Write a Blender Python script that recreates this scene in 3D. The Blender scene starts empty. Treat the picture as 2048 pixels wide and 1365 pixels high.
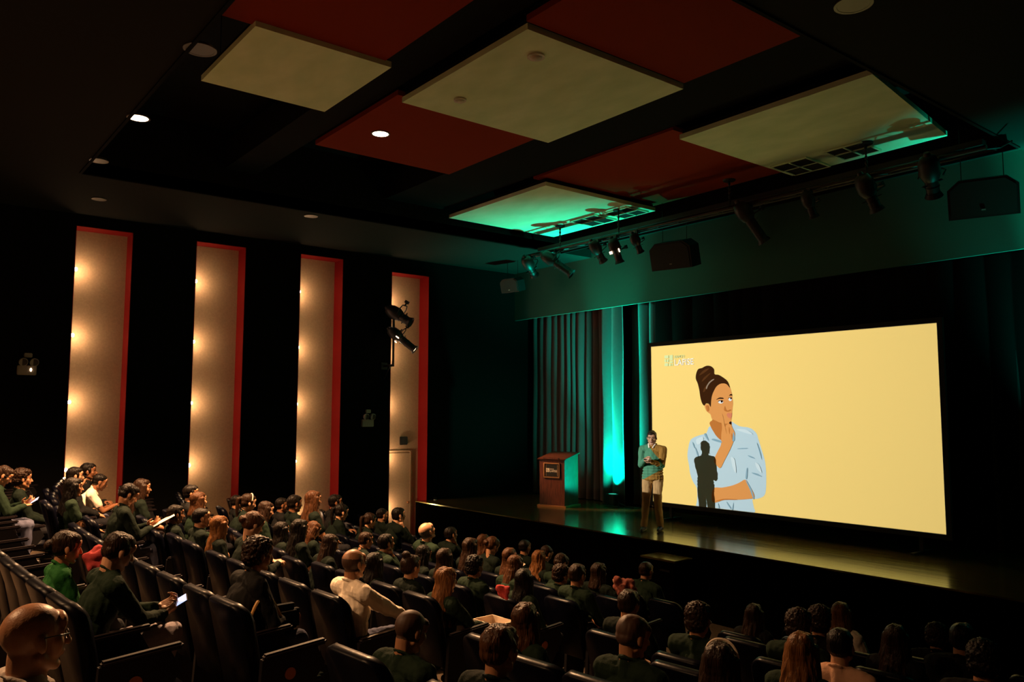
import bpy, bmesh, math, random
import numpy as np
from mathutils import Vector, Matrix, noise as mnoise
from mathutils.geometry import tessellate_polygon
random.seed(7)
SC = bpy.context.scene
COL = SC.collection
PI = math.pi

# ------------------------------------------------------------------ camera
F, YAW, PITCH, ROLL = 1607.1, math.radians(51.596), math.radians(5.121), math.radians(0.085)
W, H = 2048, 1365
_f = Vector((-math.sin(YAW)*math.cos(PITCH), math.cos(YAW)*math.cos(PITCH), math.sin(PITCH)))
_r = Vector((math.cos(YAW), math.sin(YAW), 0)); _u = _r.cross(_f)
_r, _u = _r*math.cos(ROLL)+_u*math.sin(ROLL), -_r*math.sin(ROLL)+_u*math.cos(ROLL)
cam = bpy.data.objects.new('camera', bpy.data.cameras.new('camera')); COL.objects.link(cam)
M = Matrix((_r, _u, -_f)).transposed().to_4x4(); cam.matrix_world = M
cam.data.sensor_width = 36; cam.data.lens = F/W*36; cam.data.clip_start = .05; cam.data.clip_end = 100
SC.camera = cam
def ray(x, y): return _f+_r*((x-W/2)/F)-_u*((y-H/2)/F)
def aty(x, y, Y): d = ray(x, y); return d*(Y/d.y)
def atx(x, y, X): d = ray(x, y); return d*(X/d.x)
def proj(p):
    d = p.dot(_f); return (W/2+F*p.dot(_r)/d, H/2-F*p.dot(_u)/d, d)

# ------------------------------------------------------------------ world, exposure
wd = bpy.data.worlds.new('world'); SC.world = wd; wd.use_nodes = True
wd.node_tree.nodes['Background'].inputs[0].default_value = (.9, .75, .6, 1)
wd.node_tree.nodes['Background'].inputs[1].default_value = 0.0
SC.view_settings.view_transform = 'Standard'; SC.view_settings.look = 'None'
SC.view_settings.gamma = 1; SC.view_settings.use_curve_mapping = False
SC.view_settings.exposure = 0.0
SC.cycles.use_denoising = True
SC.cycles.max_bounces = 5; SC.cycles.diffuse_bounces = 3; SC.cycles.glossy_bounces = 3
SC.cycles.sample_clamp_indirect = 3.0
P_PROJECTOR = 9800; P_UPLIGHT = 2500; P_DOWN = 5900; P_HOUSE = 2600; P_BULB = .092; P_LECT = 1250

# ------------------------------------------------------------------ materials
def srgb(r, g, b):
    f = lambda c: (c/255/12.92 if c/255 <= .04045 else ((c/255+.055)/1.055)**2.4)
    return (f(r), f(g), f(b))
def mat(name, col, rough=.6, metal=0, emit=0, ecol=None, nz=None, bump=None, spec=None, tint=None, coat=0, sheen=0):
    """nz = (scale, amount, stretch): colour variation; bump = (scale, strength, stretch)"""
    m = bpy.data.materials.new(name); m.use_nodes = True
    nt = m.node_tree; b = nt.nodes['Principled BSDF']; L = nt.links
    b.inputs['Base Color'].default_value = (*col, 1); b.inputs['Roughness'].default_value = rough
    b.inputs['Metallic'].default_value = metal
    if spec is not None: b.inputs['Specular IOR Level'].default_value = spec
    if tint: b.inputs['Specular Tint'].default_value = (*tint, 1)
    if coat: b.inputs['Coat Weight'].default_value = coat; b.inputs['Coat Roughness'].default_value = .1
    if sheen: b.inputs['Sheen Weight'].default_value = sheen
    if emit:
        b.inputs['Emission Color'].default_value = (*(ecol or col), 1); b.inputs['Emission Strength'].default_value = emit
    if nz or bump:
        tc = nt.nodes.new('ShaderNodeTexCoord')
    if nz:
        mp = nt.nodes.new('ShaderNodeMapping'); L.new(tc.outputs['Object'], mp.inputs[0]); mp.inputs['Scale'].default_value = nz[2]
        n = nt.nodes.new('ShaderNodeTexNoise'); n.inputs['Scale'].default_value = nz[0]; n.inputs['Detail'].default_value = 4
        L.new(mp.outputs[0], n.inputs['Vector'])
        cr = nt.nodes.new('ShaderNodeValToRGB'); a = nz[1]
        cr.color_ramp.elements[0].position = .3; cr.color_ramp.elements[1].position = .7
        cr.color_ramp.elements[0].color = (*[c*(1-a) for c in col], 1); cr.color_ramp.elements[1].color = (*[min(1, c*(1+a)) for c in col], 1)
        L.new(n.outputs['Fac'], cr.inputs[0]); L.new(cr.outputs[0], b.inputs['Base Color'])
    if bump:
        mp2 = nt.nodes.new('ShaderNodeMapping'); L.new(tc.outputs['Object'], mp2.inputs[0]); mp2.inputs['Scale'].default_value = bump[2]
        n2 = nt.nodes.new('ShaderNodeTexNoise'); n2.inputs['Scale'].default_value = bump[0]; n2.inputs['Detail'].default_value = 3
        L.new(mp2.outputs[0], n2.inputs['Vector'])
        bp = nt.nodes.new('ShaderNodeBump'); bp.inputs['Strength'].default_value = bump[1]; bp.inputs['Distance'].default_value = .01
        L.new(n2.outputs['Fac'], bp.inputs['Height']); L.new(bp.outputs[0], b.inputs['Normal'])
    return m
ISO = (1, 1, 1)
MT = {}
def M_(k, *a, **kw): MT[k] = mat(k, *a, **kw); return MT[k]
M_('black_wall', (.0035, .0032, .0028), .9, bump=(60, .3, ISO), spec=.1)
M_('black_ceiling', (.006, .006, .0055), .9, spec=.1)
M_('soffit_dark', (.016, .016, .013), .9, spec=.1)
M_('carpet', (.11, .08, .055), .95, nz=(40, .3, ISO), spec=.1)
M_('aisle_light', (.30, .24, .17), .8, nz=(8, .2, ISO))
M_('niche_cream', (.46, .33, .19), .75, nz=(30, .08, ISO), spec=.2)
M_('niche_red', (.20, .004, .003), .7, spec=.2)
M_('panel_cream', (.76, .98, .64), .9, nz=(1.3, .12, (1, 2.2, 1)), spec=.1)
M_('panel_red', (.26, .030, .008), .9, spec=.1)
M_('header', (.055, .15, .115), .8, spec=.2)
M_('black_metal', (.012, .012, .012), .45)
M_('dark_metal', (.05, .045, .04), .35, metal=.8)
M_('grey_plastic', (.35, .34, .30), .5)
M_('white_plastic', (.7, .66, .58), .5)
M_('glass', (.03, .03, .03), .35)
M_('grille', (.02, .022, .018), .7)
M_('stage_front', (.0014, .0012, .001), .95, spec=0)
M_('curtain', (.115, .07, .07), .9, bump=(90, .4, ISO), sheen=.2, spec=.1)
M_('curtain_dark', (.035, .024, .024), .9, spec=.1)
M_('mask', (.006, .005, .005), .95, spec=.05)
M_('screen_border', (.01, .01, .01), .8)
M_('lectern_wood', (.10, .026, .012), .35, nz=(9, .5, (6, 6, .6)))
M_('brass', (.8, .42, .18), .3, metal=.9)
M_('sign_black', (.012, .014, .01), .35)
M_('sign_white', (.85, .78, .62), .5)
M_('bulb', (1, .85, .7), .5, emit=40, ecol=(1, .78, .62))
M_('lamp_on', (1, .8, .6), .5, emit=16, ecol=(1, .72, .48))
M_('lamp_off', (.07, .06, .045), .4)
M_('lens_on', (1, .7, .5), .3, emit=9, ecol=(1, .62, .38))
M_('teal_lens', (.2, 1, .8), .3, emit=.3, ecol=(.1, 1, .75))
M_('seat_vinyl', (.0012, .0014, .004), .34, bump=(25, .1, ISO), spec=.08)
M_('seat_plastic', (.008, .007, .008), .5, spec=.2)
M_('seat_wood', (.012, .008, .009), .35, spec=.4)
M_('badge', (.4, .11, .03), .4)
M_('screen_phone', (.5, .6, .9), .4, emit=1.1, ecol=(.42, .58, 1.0))
M_('phone_body', (.01, .01, .012), .3)
M_('paper', (.75, .62, .48), .8)
M_('eye_white', (.6, .55, .5), .3); M_('eye_dark', (.01, .006, .004), .2); M_('lips', (.22, .07, .045), .5)
for k, c in dict(skin_tan=(.36, .165, .08), skin_light=(.48, .25, .14), skin_brown=(.22, .09, .04)).items(): M_(k, c, .42, nz=(14, .12, ISO), bump=(160, .12, ISO))
for k, c in dict(hair_black=(.006, .004, .003), hair_dark=(.018, .008, .004), hair_brown=(.055, .021, .008), hair_gold=(.14, .055, .016), hair_grey=(.11, .09, .07)).items():
    M_(k, c, .38, bump=(30, .9, (3, 3, .5)), nz=(20, .5, (3, 3, .4)), spec=.18)
M_('stubble', (.06, .026, .013), .6)
for k, c in dict(green=(.009, .019, .010), deep_green=(.004, .008, .005), bright_green=(.012, .085, .016), teal=(.02, .07, .05), white=(.90, .77, .62), pale=(.48, .42, .38), pink=(.40, .05, .05),
                 tan=(.60, .34, .22), black=(.008, .008, .008), grey=(.13, .12, .11), navy=(.02, .022, .05), purple=(.08, .05, .14)).items():
    M_('cloth_'+k, c, .85, bump=(120, .25, ISO), spec=.1)
for k, c in dict(jeans=(.07, .075, .12), khaki=(.42, .25, .10), dark=(.006, .006, .008), lightjeans=(.46, .40, .44)).items(): M_('trouser_'+k, c, .85, bump=(140, .3, ISO), spec=.15)
M_('shoe', (.012, .009, .007), .4)
M_('plaid', (.15, .028, .012), .9, nz=(30, .5, ISO))
M_('strap', (.55, .30, .08), .5)

def wood_floor():
    m = bpy.data.materials.new('stage_wood'); m.use_nodes = True; nt = m.node_tree; b = nt.nodes['Principled BSDF']; L = nt.links
    tc = nt.nodes.new('ShaderNodeTexCoord'); mp = nt.nodes.new('ShaderNodeMapping'); mp.inputs['Scale'].default_value = (.25, 9, 1)
    n = nt.nodes.new('ShaderNodeTexNoise'); n.inputs['Scale'].default_value = 4; n.inputs['Detail'].default_value = 6
    L.new(tc.outputs['Object'], mp.inputs[0]); L.new(mp.outputs[0], n.inputs['Vector'])
    cr = nt.nodes.new('ShaderNodeValToRGB'); cr.color_ramp.elements[0].color = (.030, .018, .006, 1); cr.color_ramp.elements[1].color = (.085, .058, .016, 1)
    cr.color_ramp.elements[0].position = .3; cr.color_ramp.elements[1].position = .7
    L.new(n.outputs['Fac'], cr.inputs[0]); L.new(cr.outputs[0], b.inputs['Base Color'])
    mr = nt.nodes.new('ShaderNodeMapRange'); mr.inputs['From Min'].default_value = .3; mr.inputs['From Max'].default_value = .7; mr.inputs['To Min'].default_value = .12; mr.inputs['To Max'].default_value = .24
    L.new(n.outputs['Fac'], mr.inputs['Value']); L.new(mr.outputs[0], b.inputs['Roughness'])
    bp = nt.nodes.new('ShaderNodeBump'); bp.inputs['Strength'].default_value = .06; bp.inputs['Distance'].default_value = .002
    L.new(n.outputs['Fac'], bp.inputs['Height']); L.new(bp.outputs[0], b.inputs['Normal'])
    b.inputs['Specular Tint'].default_value = (.92, 1.0, .36, 1); b.inputs['Specular IOR Level'].default_value = 1.0; b.inputs['IOR'].default_value = 2.0
    MT['stage_wood'] = m
wood_floor()

# ------------------------------------------------------------------ object helpers
def tag(o, label=None, cat=None, group=None, kind=None):
    if label: o['label'] = label
    if cat: o['category'] = cat
    if group: o['group'] = group
    if kind: o['kind'] = kind
    return o
def empty(name, loc=(0, 0, 0), rz=0):
    o = bpy.data.objects.new(name, None); COL.objects.link(o); o.empty_display_size = .1
    o.location = loc; o.rotation_euler = (0, 0, rz); return o
def link(name, me, mats, parent=None, loc=None):
    o = bpy.data.objects.new(name, me); COL.objects.link(o)
    if parent: o.parent = parent
    if loc: o.location = loc
    for i, m in enumerate(mats):
        if i < len(o.material_slots):
            o.material_slots[i].link = 'OBJECT'; o.material_slots[i].material = MT[m]
    return o
def copy_tree(o, parent=None):
    c = o.copy(); COL.objects.link(c); c.parent = parent
    for ch in list(o.children): copy_tree(ch, c)
    return c

class MB:
    def __init__(s): s.v = []; s.f = []
    def add(s, v, f):
        n = len(s.v); s.v += [tuple(p) for p in v]; s.f += [tuple(i+n for i in q) for q in f]
    def box(s, c, d, rot=None, bev=0):
        c = Vector(c); hx, hy, hz = [k/2 for k in d]
        if bev:
            bm = bmesh.new(); bmesh.ops.create_cube(bm, size=1)
            for v in bm.verts: v.co = Vector((v.co.x*d[0], v.co.y*d[1], v.co.z*d[2]))
            bmesh.ops.bevel(bm, geom=bm.edges[:], offset=bev, segments=2, affect='EDGES')
            bm.verts.ensure_lookup_table()
            for i, v in enumerate(bm.verts): v.index = i
            vs = [v.co.copy() for v in bm.verts]; fs = [[v.index for v in f.verts] for f in bm.faces]; bm.free()
        else:
            vs = [Vector((x*hx, y*hy, z*hz)) for x in (-1, 1) for y in (-1, 1) for z in (-1, 1)]
            fs = [(0, 1, 3, 2), (4, 6, 7, 5), (0, 4, 5, 1), (2, 3, 7, 6), (0, 2, 6, 4), (1, 5, 7, 3)]
        if rot is not None: vs = [rot @ v for v in vs]
        s.add([v+c for v in vs], fs); return s
    def tube(s, pts, rad, n=10, caps=True):
        pts = [Vector(p) for p in pts]; rad = [rad]*len(pts) if not hasattr(rad, '__len__') else rad
        vs = []; fs = []; up = None
        for i, p in enumerate(pts):
            t = (pts[min(i+1, len(pts)-1)]-pts[max(i-1, 0)]).normalized()
            if up is None: up = t.orthogonal().normalized()
            up = (up-t*up.dot(t)).normalized(); w = t.cross(up)
            vs += [p+(up*math.cos(a)+w*math.sin(a))*rad[i] for a in [2*PI*k/n for k in range(n)]]
        for i in range(len(pts)-1):
            for k in range(n): fs.append((i*n+k, i*n+(k+1) % n, (i+1)*n+(k+1) % n, (i+1)*n+k))
        if caps: fs.append(tuple(range(n-1, -1, -1))); fs.append(tuple((len(pts)-1)*n+k for k in range(n)))
        s.add(vs, fs); return s
    def cap(s, p0, r0, p1=None, r1=None, n=12):
        """tapered capsule"""
        p0 = Vector(p0); p1 = Vector(p1) if p1 is not None else p0+Vector((0, 0, 1e-4)); r1 = r0 if r1 is None else r1
        t = (p1-p0); L = t.length; t = t.normalized() if L > 1e-9 else Vector((0, 0, 1))
        pts = []; rad = []
        for a in (-1, -.92, -.7, -.38, 0): pts.append(p0+t*r0*a); rad.append(max(r0*math.sqrt(max(0, 1-a*a)), r0*.04))
        for a in (0, .38, .7, .92, 1): pts.append(p1+t*r1*a); rad.append(max(r1*math.sqrt(max(0, 1-a*a)), r1*.04))
        up = t.orthogonal().normalized(); w = t.cross(up); vs = []; fs = []
        for p, r in zip(pts, rad): vs += [p+(up*math.cos(2*PI*k/n)+w*math.sin(2*PI*k/n))*r for k in range(n)]
        for i in range(len(pts)-1):
            for k in range(n): fs.append((i*n+k, i*n+(k+1) % n, (i+1)*n+(k+1) % n, (i+1)*n+k))
        fs.append(tuple(range(n-1, -1, -1))); fs.append(tuple((len(pts)-1)*n+k for k in range(n)))
        s.add(vs, fs); return s
    def ell(s, c, r, rot=None, n=16, m=10):
        c = Vector(c); vs = [Vector((0, 0, -r[2]))]; fs = []
        for i in range(1, m):
            ph = -PI/2+PI*i/m
            for k in range(n): vs.append(Vector((r[0]*math.cos(ph)*math.cos(2*PI*k/n), r[1]*math.cos(ph)*math.sin(2*PI*k/n), r[2]*math.sin(ph))))
        vs.append(Vector((0, 0, r[2]))); T = len(vs)-1
        for k in range(n): fs.append((0, 1+(k+1) % n, 1+k)); fs.append((T, T-n+k, T-n+(k+1) % n))
        for i in range(m-2):
            for k in range(n): a = 1+i*n; fs.append((a+k, a+(k+1) % n, a+n+(k+1) % n, a+n+k))
        if rot is not None: vs = [rot @ v for v in vs]
        s.add([v+c for v in vs], fs); return s
    def prism(s, pts2, y0, y1, plane='xz'):
        """extrude polygon given in (x,z) from y0 to y1"""
        n = len(pts2); mk = (lambda p, y: (p[0], y, p[1])) if plane == 'xz' else ((lambda p, y: (y, p[0], p[1])) if plane == 'yz' else (lambda p, y: (p[0], p[1], y)))
        vs = [mk(p, y0) for p in pts2]+[mk(p, y1) for p in pts2]
        fs = [tuple(range(n)), tuple(range(2*n-1, n-1, -1))]+[(k, (k+1) % n, n+(k+1) % n, n+k) for k in range(n)]
        s.add(vs, fs); return s
    def mesh(s, name, nm=1, smooth=False, recalc=True):
        me = bpy.data.meshes.new(name); me.from_pydata(s.v, [], s.f); me.update()
        if recalc:
            bm = bmesh.new(); bm.from_mesh(me); bmesh.ops.recalc_face_normals(bm, faces=bm.faces[:]); bm.to_mesh(me); bm.free()
        if smooth:
            me.polygons.foreach_set('use_smooth', [True]*len(me.polygons))
            if smooth != 'all': me.set_sharp_from_angle(angle=math.radians(40))
        for i in range(nm): me.materials.append(None)
        return me
    def obj(s, name, m, parent=None, smooth=False, loc=None):
        return link(name, s.mesh(name, 1, smooth), [m], parent, loc)

def union(mb, name, voxel, smooth=4, nm=1, amp=0, freq=(9, 9, 9), seed=0):
    """merge overlapping closed shapes to one continuous skin"""
    me = mb.mesh(name, 0); o = bpy.data.objects.new('tmp', me); COL.objects.link(o)
    r = o.modifiers.new('r', 'REMESH'); r.mode = 'VOXEL'; r.voxel_size = voxel; r.use_smooth_shade = True
    if smooth: s_ = o.modifiers.new('s', 'SMOOTH'); s_.factor = .5; s_.iterations = smooth
    dg = bpy.context.evaluated_depsgraph_get(); out = bpy.data.meshes.new_from_object(o.evaluated_get(dg))
    bpy.data.objects.remove(o); bpy.data.meshes.remove(me); out.name = name
    if amp:
        n = len(out.vertices); co = np.empty(n*3); out.vertices.foreach_get('co', co); co = co.reshape(-1, 3)
        no = np.empty(n*3); out.vertex_normals.foreach_get('vector', no); no = no.reshape(-1, 3)
        fx = np.array(freq)
        for i in range(n):
            p = co[i]*fx+seed*7.3
            co[i] += no[i]*amp*(mnoise.noise(Vector(p))+.5*mnoise.noise(Vector(p*2.3)))
        out.vertices.foreach_set('co', co.ravel()); out.update()
    out.polygons.foreach_set('use_smooth', [True]*len(out.polygons))
    out.materials.clear()
    for i in range(nm): out.materials.append(None)
    return out

# ------------------------------------------------------------------ hall geometry constants
WX = -16.7; RX = 1.1; BACK = -5.5; STAGE_Y = 10.3; STAGE_Z = -2.1; WALL_END = 14.6
FRONT_Z = -3.22; SOFF = 3.72
ROW0 = [-.17, .80, 1.75, 2.72, 3.70, 4.70, 5.70, 6.70, 7.62]
def curve(X): return (X+8.2)**2/(95. if X > -8.2 else 62.)
def row_floor(k): return -1.77-.185*ROW0[k]

def structure(name, mb, m, parent=None, smooth=False):
    o = mb.obj(name, m, parent, smooth)
    if not parent: o['kind'] = 'structure'
    return o
# stepped floor, following the curved rows
mb = MB(); xs = [WX-.5+i*(RX+.5-WX+.1)/40 for i in range(41)]
prof = [(-8., row_floor(0)+.19), (ROW0[0]-.55, row_floor(0)+.19)]
for k in range(9): a = ROW0[k]-.55; b = (ROW0[k+1]-.55 if k < 8 else ROW0[8]+.75); prof += [(a, row_floor(k)), (b, row_floor(k))]
prof += [(ROW0[8]+.75, FRONT_Z), (15.0, FRONT_Z)]
vs = []; fs = []
for x in xs:
    for i, (y, z) in enumerate(prof): vs.append((x, y+(curve(x) if 0 < i < len(prof)-1 else 0), z))
n = len(prof)
for i in range(len(xs)-1):
    for j in range(n-1): fs.append((i*n+j, (i+1)*n+j, (i+1)*n+j+1, i*n+j+1))
mb.add(vs, fs)
o = link('floor', mb.mesh('floor', recalc=False), ['carpet']); o['kind'] = 'structure'
# walls
wall = MB(); NICHE = [(2.80, 3.80, 3.50), (5.0, 6.03, 3.50), (7.25, 8.29, 3.52), (9.56, 10.62, 3.37)]
NB = -3.3; DX = .42
ys = -6.0
for a, b, t in NICHE:
    wall.box((WX-.35, (ys+a)/2, .55), (.7, a-ys, 8.3)); wall.box((WX-.35, (a+b)/2, (t+4.7)/2), (.7, b-a, 4.7-t)); ys = b
wall.box((WX-.35, (ys+WALL_END)/2, .55), (.7, WALL_END-ys, 8.3))
structure('wall_left', wall, 'black_wall')
for i, (a, b, t) in enumerate(NICHE):
    pn = MB().box((WX-DX-.02, (a+b)/2, (NB+t)/2), (.04, b-a, t-NB))
    o = structure('trim_%d' % (i+1), pn, 'niche_cream')
    rv = MB(); rv.box((WX-DX/2, b-.006, (NB+t)/2), (DX, .012, t-NB)); rv.box((WX-DX/2, (a+b)/2, t-.006), (DX, b-a-.02, .012))
    rv.box((WX-DX/2, a+.006, (NB+t)/2), (DX, .012, t-NB))
    r_ = structure('reveal', rv, 'niche_red', o); r_['label'] = 'deep red painted edge around the pale wall niche'
structure('wall_right', MB().box((RX+.1, 4.3, .55), (.2, 20.4, 8.3)), 'black_wall')
structure('wall_rear', MB().box(((WX+RX)/2, BACK-.1, .55), (RX-WX+.6, .2, 8.3)), 'black_wall')
structure('wall_stage', MB().box(((WX+RX)/2, WALL_END+.1, .55), (RX-WX+.6, .2, 8.3)), 'mask')
# door in the fourth niche
dn = empty('door_1', (WX-DX, 9.97, row_floor(8)))
dn['kind'] = 'structure'
zt = -.93-row_floor(8)
MB().box((.02, 0, zt/2-.02), (.035, .80, zt-.04), bev=.004).obj('door_leaf', 'niche_cream', dn)
fr = MB(); fr.box((.02, -.41, zt/2), (.05, .03, zt)); fr.box((.02, .41, zt/2), (.05, .03, zt)); fr.box((.02, 0, zt+.005), (.05, .85, .03))
fr.obj('door_frame', 'niche_cream', dn)
hd = MB(); hd.tube([(.03, .32, 1.02), (.09, .32, 1.02)], .012); hd.ell((.10, .32, 1.02), (.02, .03, .03))
hd.obj('door_handle', 'brass', dn, True)
# ceilings: side soffits at SOFF, raised dark well over the seats
CX0, CX1, CY0, CY1 = -13.75, -4.2, 2.35, 12.35
cl = MB()
cl.box(((WX-.5+CX0)/2, 4.5, SOFF+.1), (CX0-WX+.5, 21, .2))
cl.box(((CX0+CX1)/2, (BACK+CY0)/2-.3, SOFF+.1), (CX1-CX0, CY0-BACK+.6, .2))
cl.box(((CX0+CX1)/2, (CY1+14.6)/2, SOFF+.1+.25), (CX1-CX0, 14.6-CY1, .2))
cl.box(((CX1+RX)/2+.1, 4.5, SOFF+.1), (RX-CX1+.2, 21, .2))
structure('ceiling', cl, 'soffit_dark')
c2 = MB(); c2.box(((CX0+CX1)/2, (CY0+CY1)/2, 4.95), (CX1-CX0+.4, CY1-CY0+.8, .1))
for x in (CX0-.02, CX1+.02): c2.box((x, (CY0+CY1)/2, 4.3), (.04, CY1-CY0, 1.2))
for y in (CY0-.02, CY1+.02): c2.box(((CX0+CX1)/2, y, 4.3), (CX1-CX0, .04, 1.2))
structure('trim_5', c2, 'black_ceiling')
# suspended ceiling panels
PG = 'suspended acoustic ceiling panels'
def cpanel(x0, x1, y0, y1, z, m, label, th=.07, skew=0):
    t = empty('ceiling_panel', ((x0+x1)/2, (y0+y1)/2, z)); w, d = (x1-x0)/2, (y1-y0)/2
    MB().prism([(-w, -d), (w+skew, -d), (w, d), (-w, d)], 0, th, 'xy').obj('face_panel', m, t)
    e = MB(); w, d = (x1-x0)/2, (y1-y0)/2
    for sx in (-1, 1): e.box((sx*(w-.04), 0, th+.03), (.04, 2*d-.1, .06))
    for sy in (-1, 1): e.box((0, sy*(d-.04), th+.03), (2*w-.1, .04, .06))
    e.obj('stiffener', 'black_ceiling', t)
    for sx in (-1, 1):
        for sy in (-1, 1): MB().tube([(sx*w*.8, sy*d*.8, th), (sx*w*.8, sy*d*.8, 4.9-z)], .006, 6).obj('hanger_wire', 'black_metal', t)
    return tag(t, label, 'ceiling panel', PG)
cpanel(-9.71, -7.94, 2.89, 4.50, 4.0, 'panel_cream', 'small cream ceiling panel at upper left beside a dark red one')
cpanel(-8.78, -6.23, 5.14, 7.64, 4.0, 'panel_cream', 'large cream ceiling panel in the centre with two round detectors')
cpanel(-7.46, -4.95, 9.04, 11.95, 4.0, 'panel_cream', 'cream ceiling panel with green glow over the right of the stage front', skew=.4)
cpanel(-13.55, -10.50, 9.08, 11.95, 4.0, 'panel_cream', 'cream ceiling panel with green glow over the left of the stage front')
cpanel(-11.35, -8.85, 5.12, 7.6, 4.12, 'panel_red', 'dark red ceiling panel with one lit downlight')
cpanel(-10.75, -7.55, 9.0, 12.1, 4.16, 'panel_red', 'dark red ceiling panel between two green-tinted cream ones')
cpanel(-8.05, -5.3, 2.4, 4.42, 4.06, 'panel_red', 'dark red ceiling panel at the top left edge of the photo')
cpanel(-6.2, -4.3, 5.1, 7.62, 4.06, 'panel_red', 'dark red ceiling panel at the top right of the central cream one')
bl = MB()
for y0, y1 in ((4.52, 5.10), (7.66, 9.0)): bl.box(((CX0+CX1)/2, (y0+y1)/2, 4.45), (CX1-CX0-.1, y1-y0-.02, .5))
structure('trim_6', bl, 'black_ceiling')
# air grilles
def grille(cx, cy, w, d, label):
    t = empty('air_grille', (cx, cy, 3.995)); tag(t, label, 'air vent', 'air grilles in the ceiling panels')
    fr = MB()
    for sx in (-1, 0, 1): fr.box((sx*(w/2-.01), 0, -.012), (.025, d, .022))
    for sy in (-1, 0, 1): fr.box((0, sy*(d/2-.01), -.012), (w, .025, .022))
    fr.obj('frame', 'panel_cream', t)
    g = MB(); g.box((0, 0, -.004), (w-.03, d-.03, .006))
    nn = int(d/.045)
    for i in range(nn): g.box((0, -d/2+.03+i*(d-.06)/(nn-1), -.010), (w-.04, .012, .012))
    g.obj('louvre', 'grille', t)
grille(-11.80, 11.5, .72, .66, 'dark air grille nearest the left corner of the left green-tinted panel')
grille(-10.92, 11.55, .66, .62, 'dark air grille on the right part of the left green-tinted panel')
grille(-7.06, 11.55, .64, .72, 'dark air grille at the left corner of the right green-tinted panel')
grille(-6.13, 11.47, .60, .60, 'dark air grille in the middle of the right green-tinted panel')
# header above the stage
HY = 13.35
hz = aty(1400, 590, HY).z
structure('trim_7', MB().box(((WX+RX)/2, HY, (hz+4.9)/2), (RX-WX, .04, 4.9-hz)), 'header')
# stage
st = MB(); st.box(((WX+RX)/2, (STAGE_Y+WALL_END)/2, STAGE_Z-.012), (RX-WX, WALL_END-STAGE_Y, .024))
structure('trim_8', st, 'stage_wood')
structure('trim_9', MB().box(((WX+RX)/2, STAGE_Y+.045, (FRONT_Z+STAGE_Z-.024)/2), (RX-WX, .08, STAGE_Z-.024-FRONT_Z)), 'stage_front')

# ------------------------------------------------------------------ lamps
def lamp(kind, name, loc, power, col, parent=None, target=None, size=.03, angle=60, blend=.5, world=True):
    d = bpy.data.lights.new(name, kind); d.energy = power; d.color = col
    if kind in ('POINT', 'SPOT'): d.shadow_soft_size = size
    if kind == 'SPOT': d.spot_size = math.radians(angle); d.spot_blend = blend
    o = bpy.data.objects.new(name, d); COL.objects.link(o); o.location = loc
    if target is not None: o.rotation_euler = (Vector(target)-Vector(loc)).to_track_quat('-Z', 'Y').to_euler()
    if parent:
        o.parent = parent; o.location = Vector(loc)-parent.location
    return o
def downlight(p, on, label, r=.11, power=0, angle=110, aim=(0, 0, -3)):
    t = empty('downlight', p); tag(t, label, 'ceiling light', 'round downlights in the ceiling')
    n = 28; m = MB(); vs = []; fs = []
    for rr, z in ((r, 0), (r, -.012), (r*.84, -.012), (r*.80, .03)): vs += [(rr*math.cos(2*PI*k/n), rr*math.sin(2*PI*k/n), z) for k in range(n)]
    for i in range(3):
        for k in range(n): fs.append((i*n+k, i*n+(k+1) % n, (i+1)*n+(k+1) % n, (i+1)*n+k))
    m.add(vs, fs); m.obj('trim_ring', 'lamp_off', t, True)
    MB().tube([(0, 0, -.004), (0, 0, -.010)], r*.83, n).obj('lens', 'lamp_on' if on else 'lamp_off', t)
    if power: lamp('SPOT', 'downlight_lamp', Vector(p)+Vector((0, 0, -.03)), power, (1, .54, .25), t, Vector(p)+Vector(aim), r*.7, angle, .6)
    return t
def onz(x, y, z): d = ray(x, y); return d*(z/d.z)
downlight(onz(277, 235, SOFF), True, 'brightly lit downlight high at the left of the black ceiling', .14, P_DOWN, 112)
downlight(onz(761, 267, 4.115), True, 'brightly lit downlight in the dark red ceiling panel', .14, P_DOWN*1.1, 92, (1.3, -1.9, -3))
downlight(onz(400, 98, SOFF), False, 'unlit downlight beside the top left corner of the small cream panel', .165)
downlight(onz(198, 321, SOFF), False, 'unlit downlight below the bright left one', .13)
downlight(onz(622, 432, SOFF), False, 'unlit downlight over the third lit wall niche', .13)
downlight(onz(198, 398, SOFF), False, 'barely visible unlit downlight nearest the first wall niche', .12)
downlight(onz(1707, 8, SOFF), False, 'unlit downlight at the top right edge of the photo', .17)
for q, l, rr in (((1072, 112), 'smoke detector nearer the top of the central cream panel', .10), ((920, 199), 'smoke detector nearer the left of the central cream panel', .08)):
    p = onz(*q, 3.998); t = empty('smoke_detector', p); tag(t, l, 'smoke detector', 'detectors on the central ceiling panel')
    MB().tube([(0, 0, 0), (0, 0, -.02)], rr, 24).obj('base', 'white_plastic', t)
    m = MB(); m.ell((0, 0, -.02), (rr*.7, rr*.7, .03)); m.obj('sensor', 'white_plastic', t, 'all')
# house lights behind the photographer (the same downlights continue to the back of the room)
for q in ((-5.6, -2.4, SOFF), (-10.8, -2.4, SOFF)):
    downlight(q, True, 'lit downlight over the rear seats' if q[0] > -8 else 'lit downlight over the rear left seats', .14, P_HOUSE*(.6 if q[0] > -8 else .9), 134)

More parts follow.
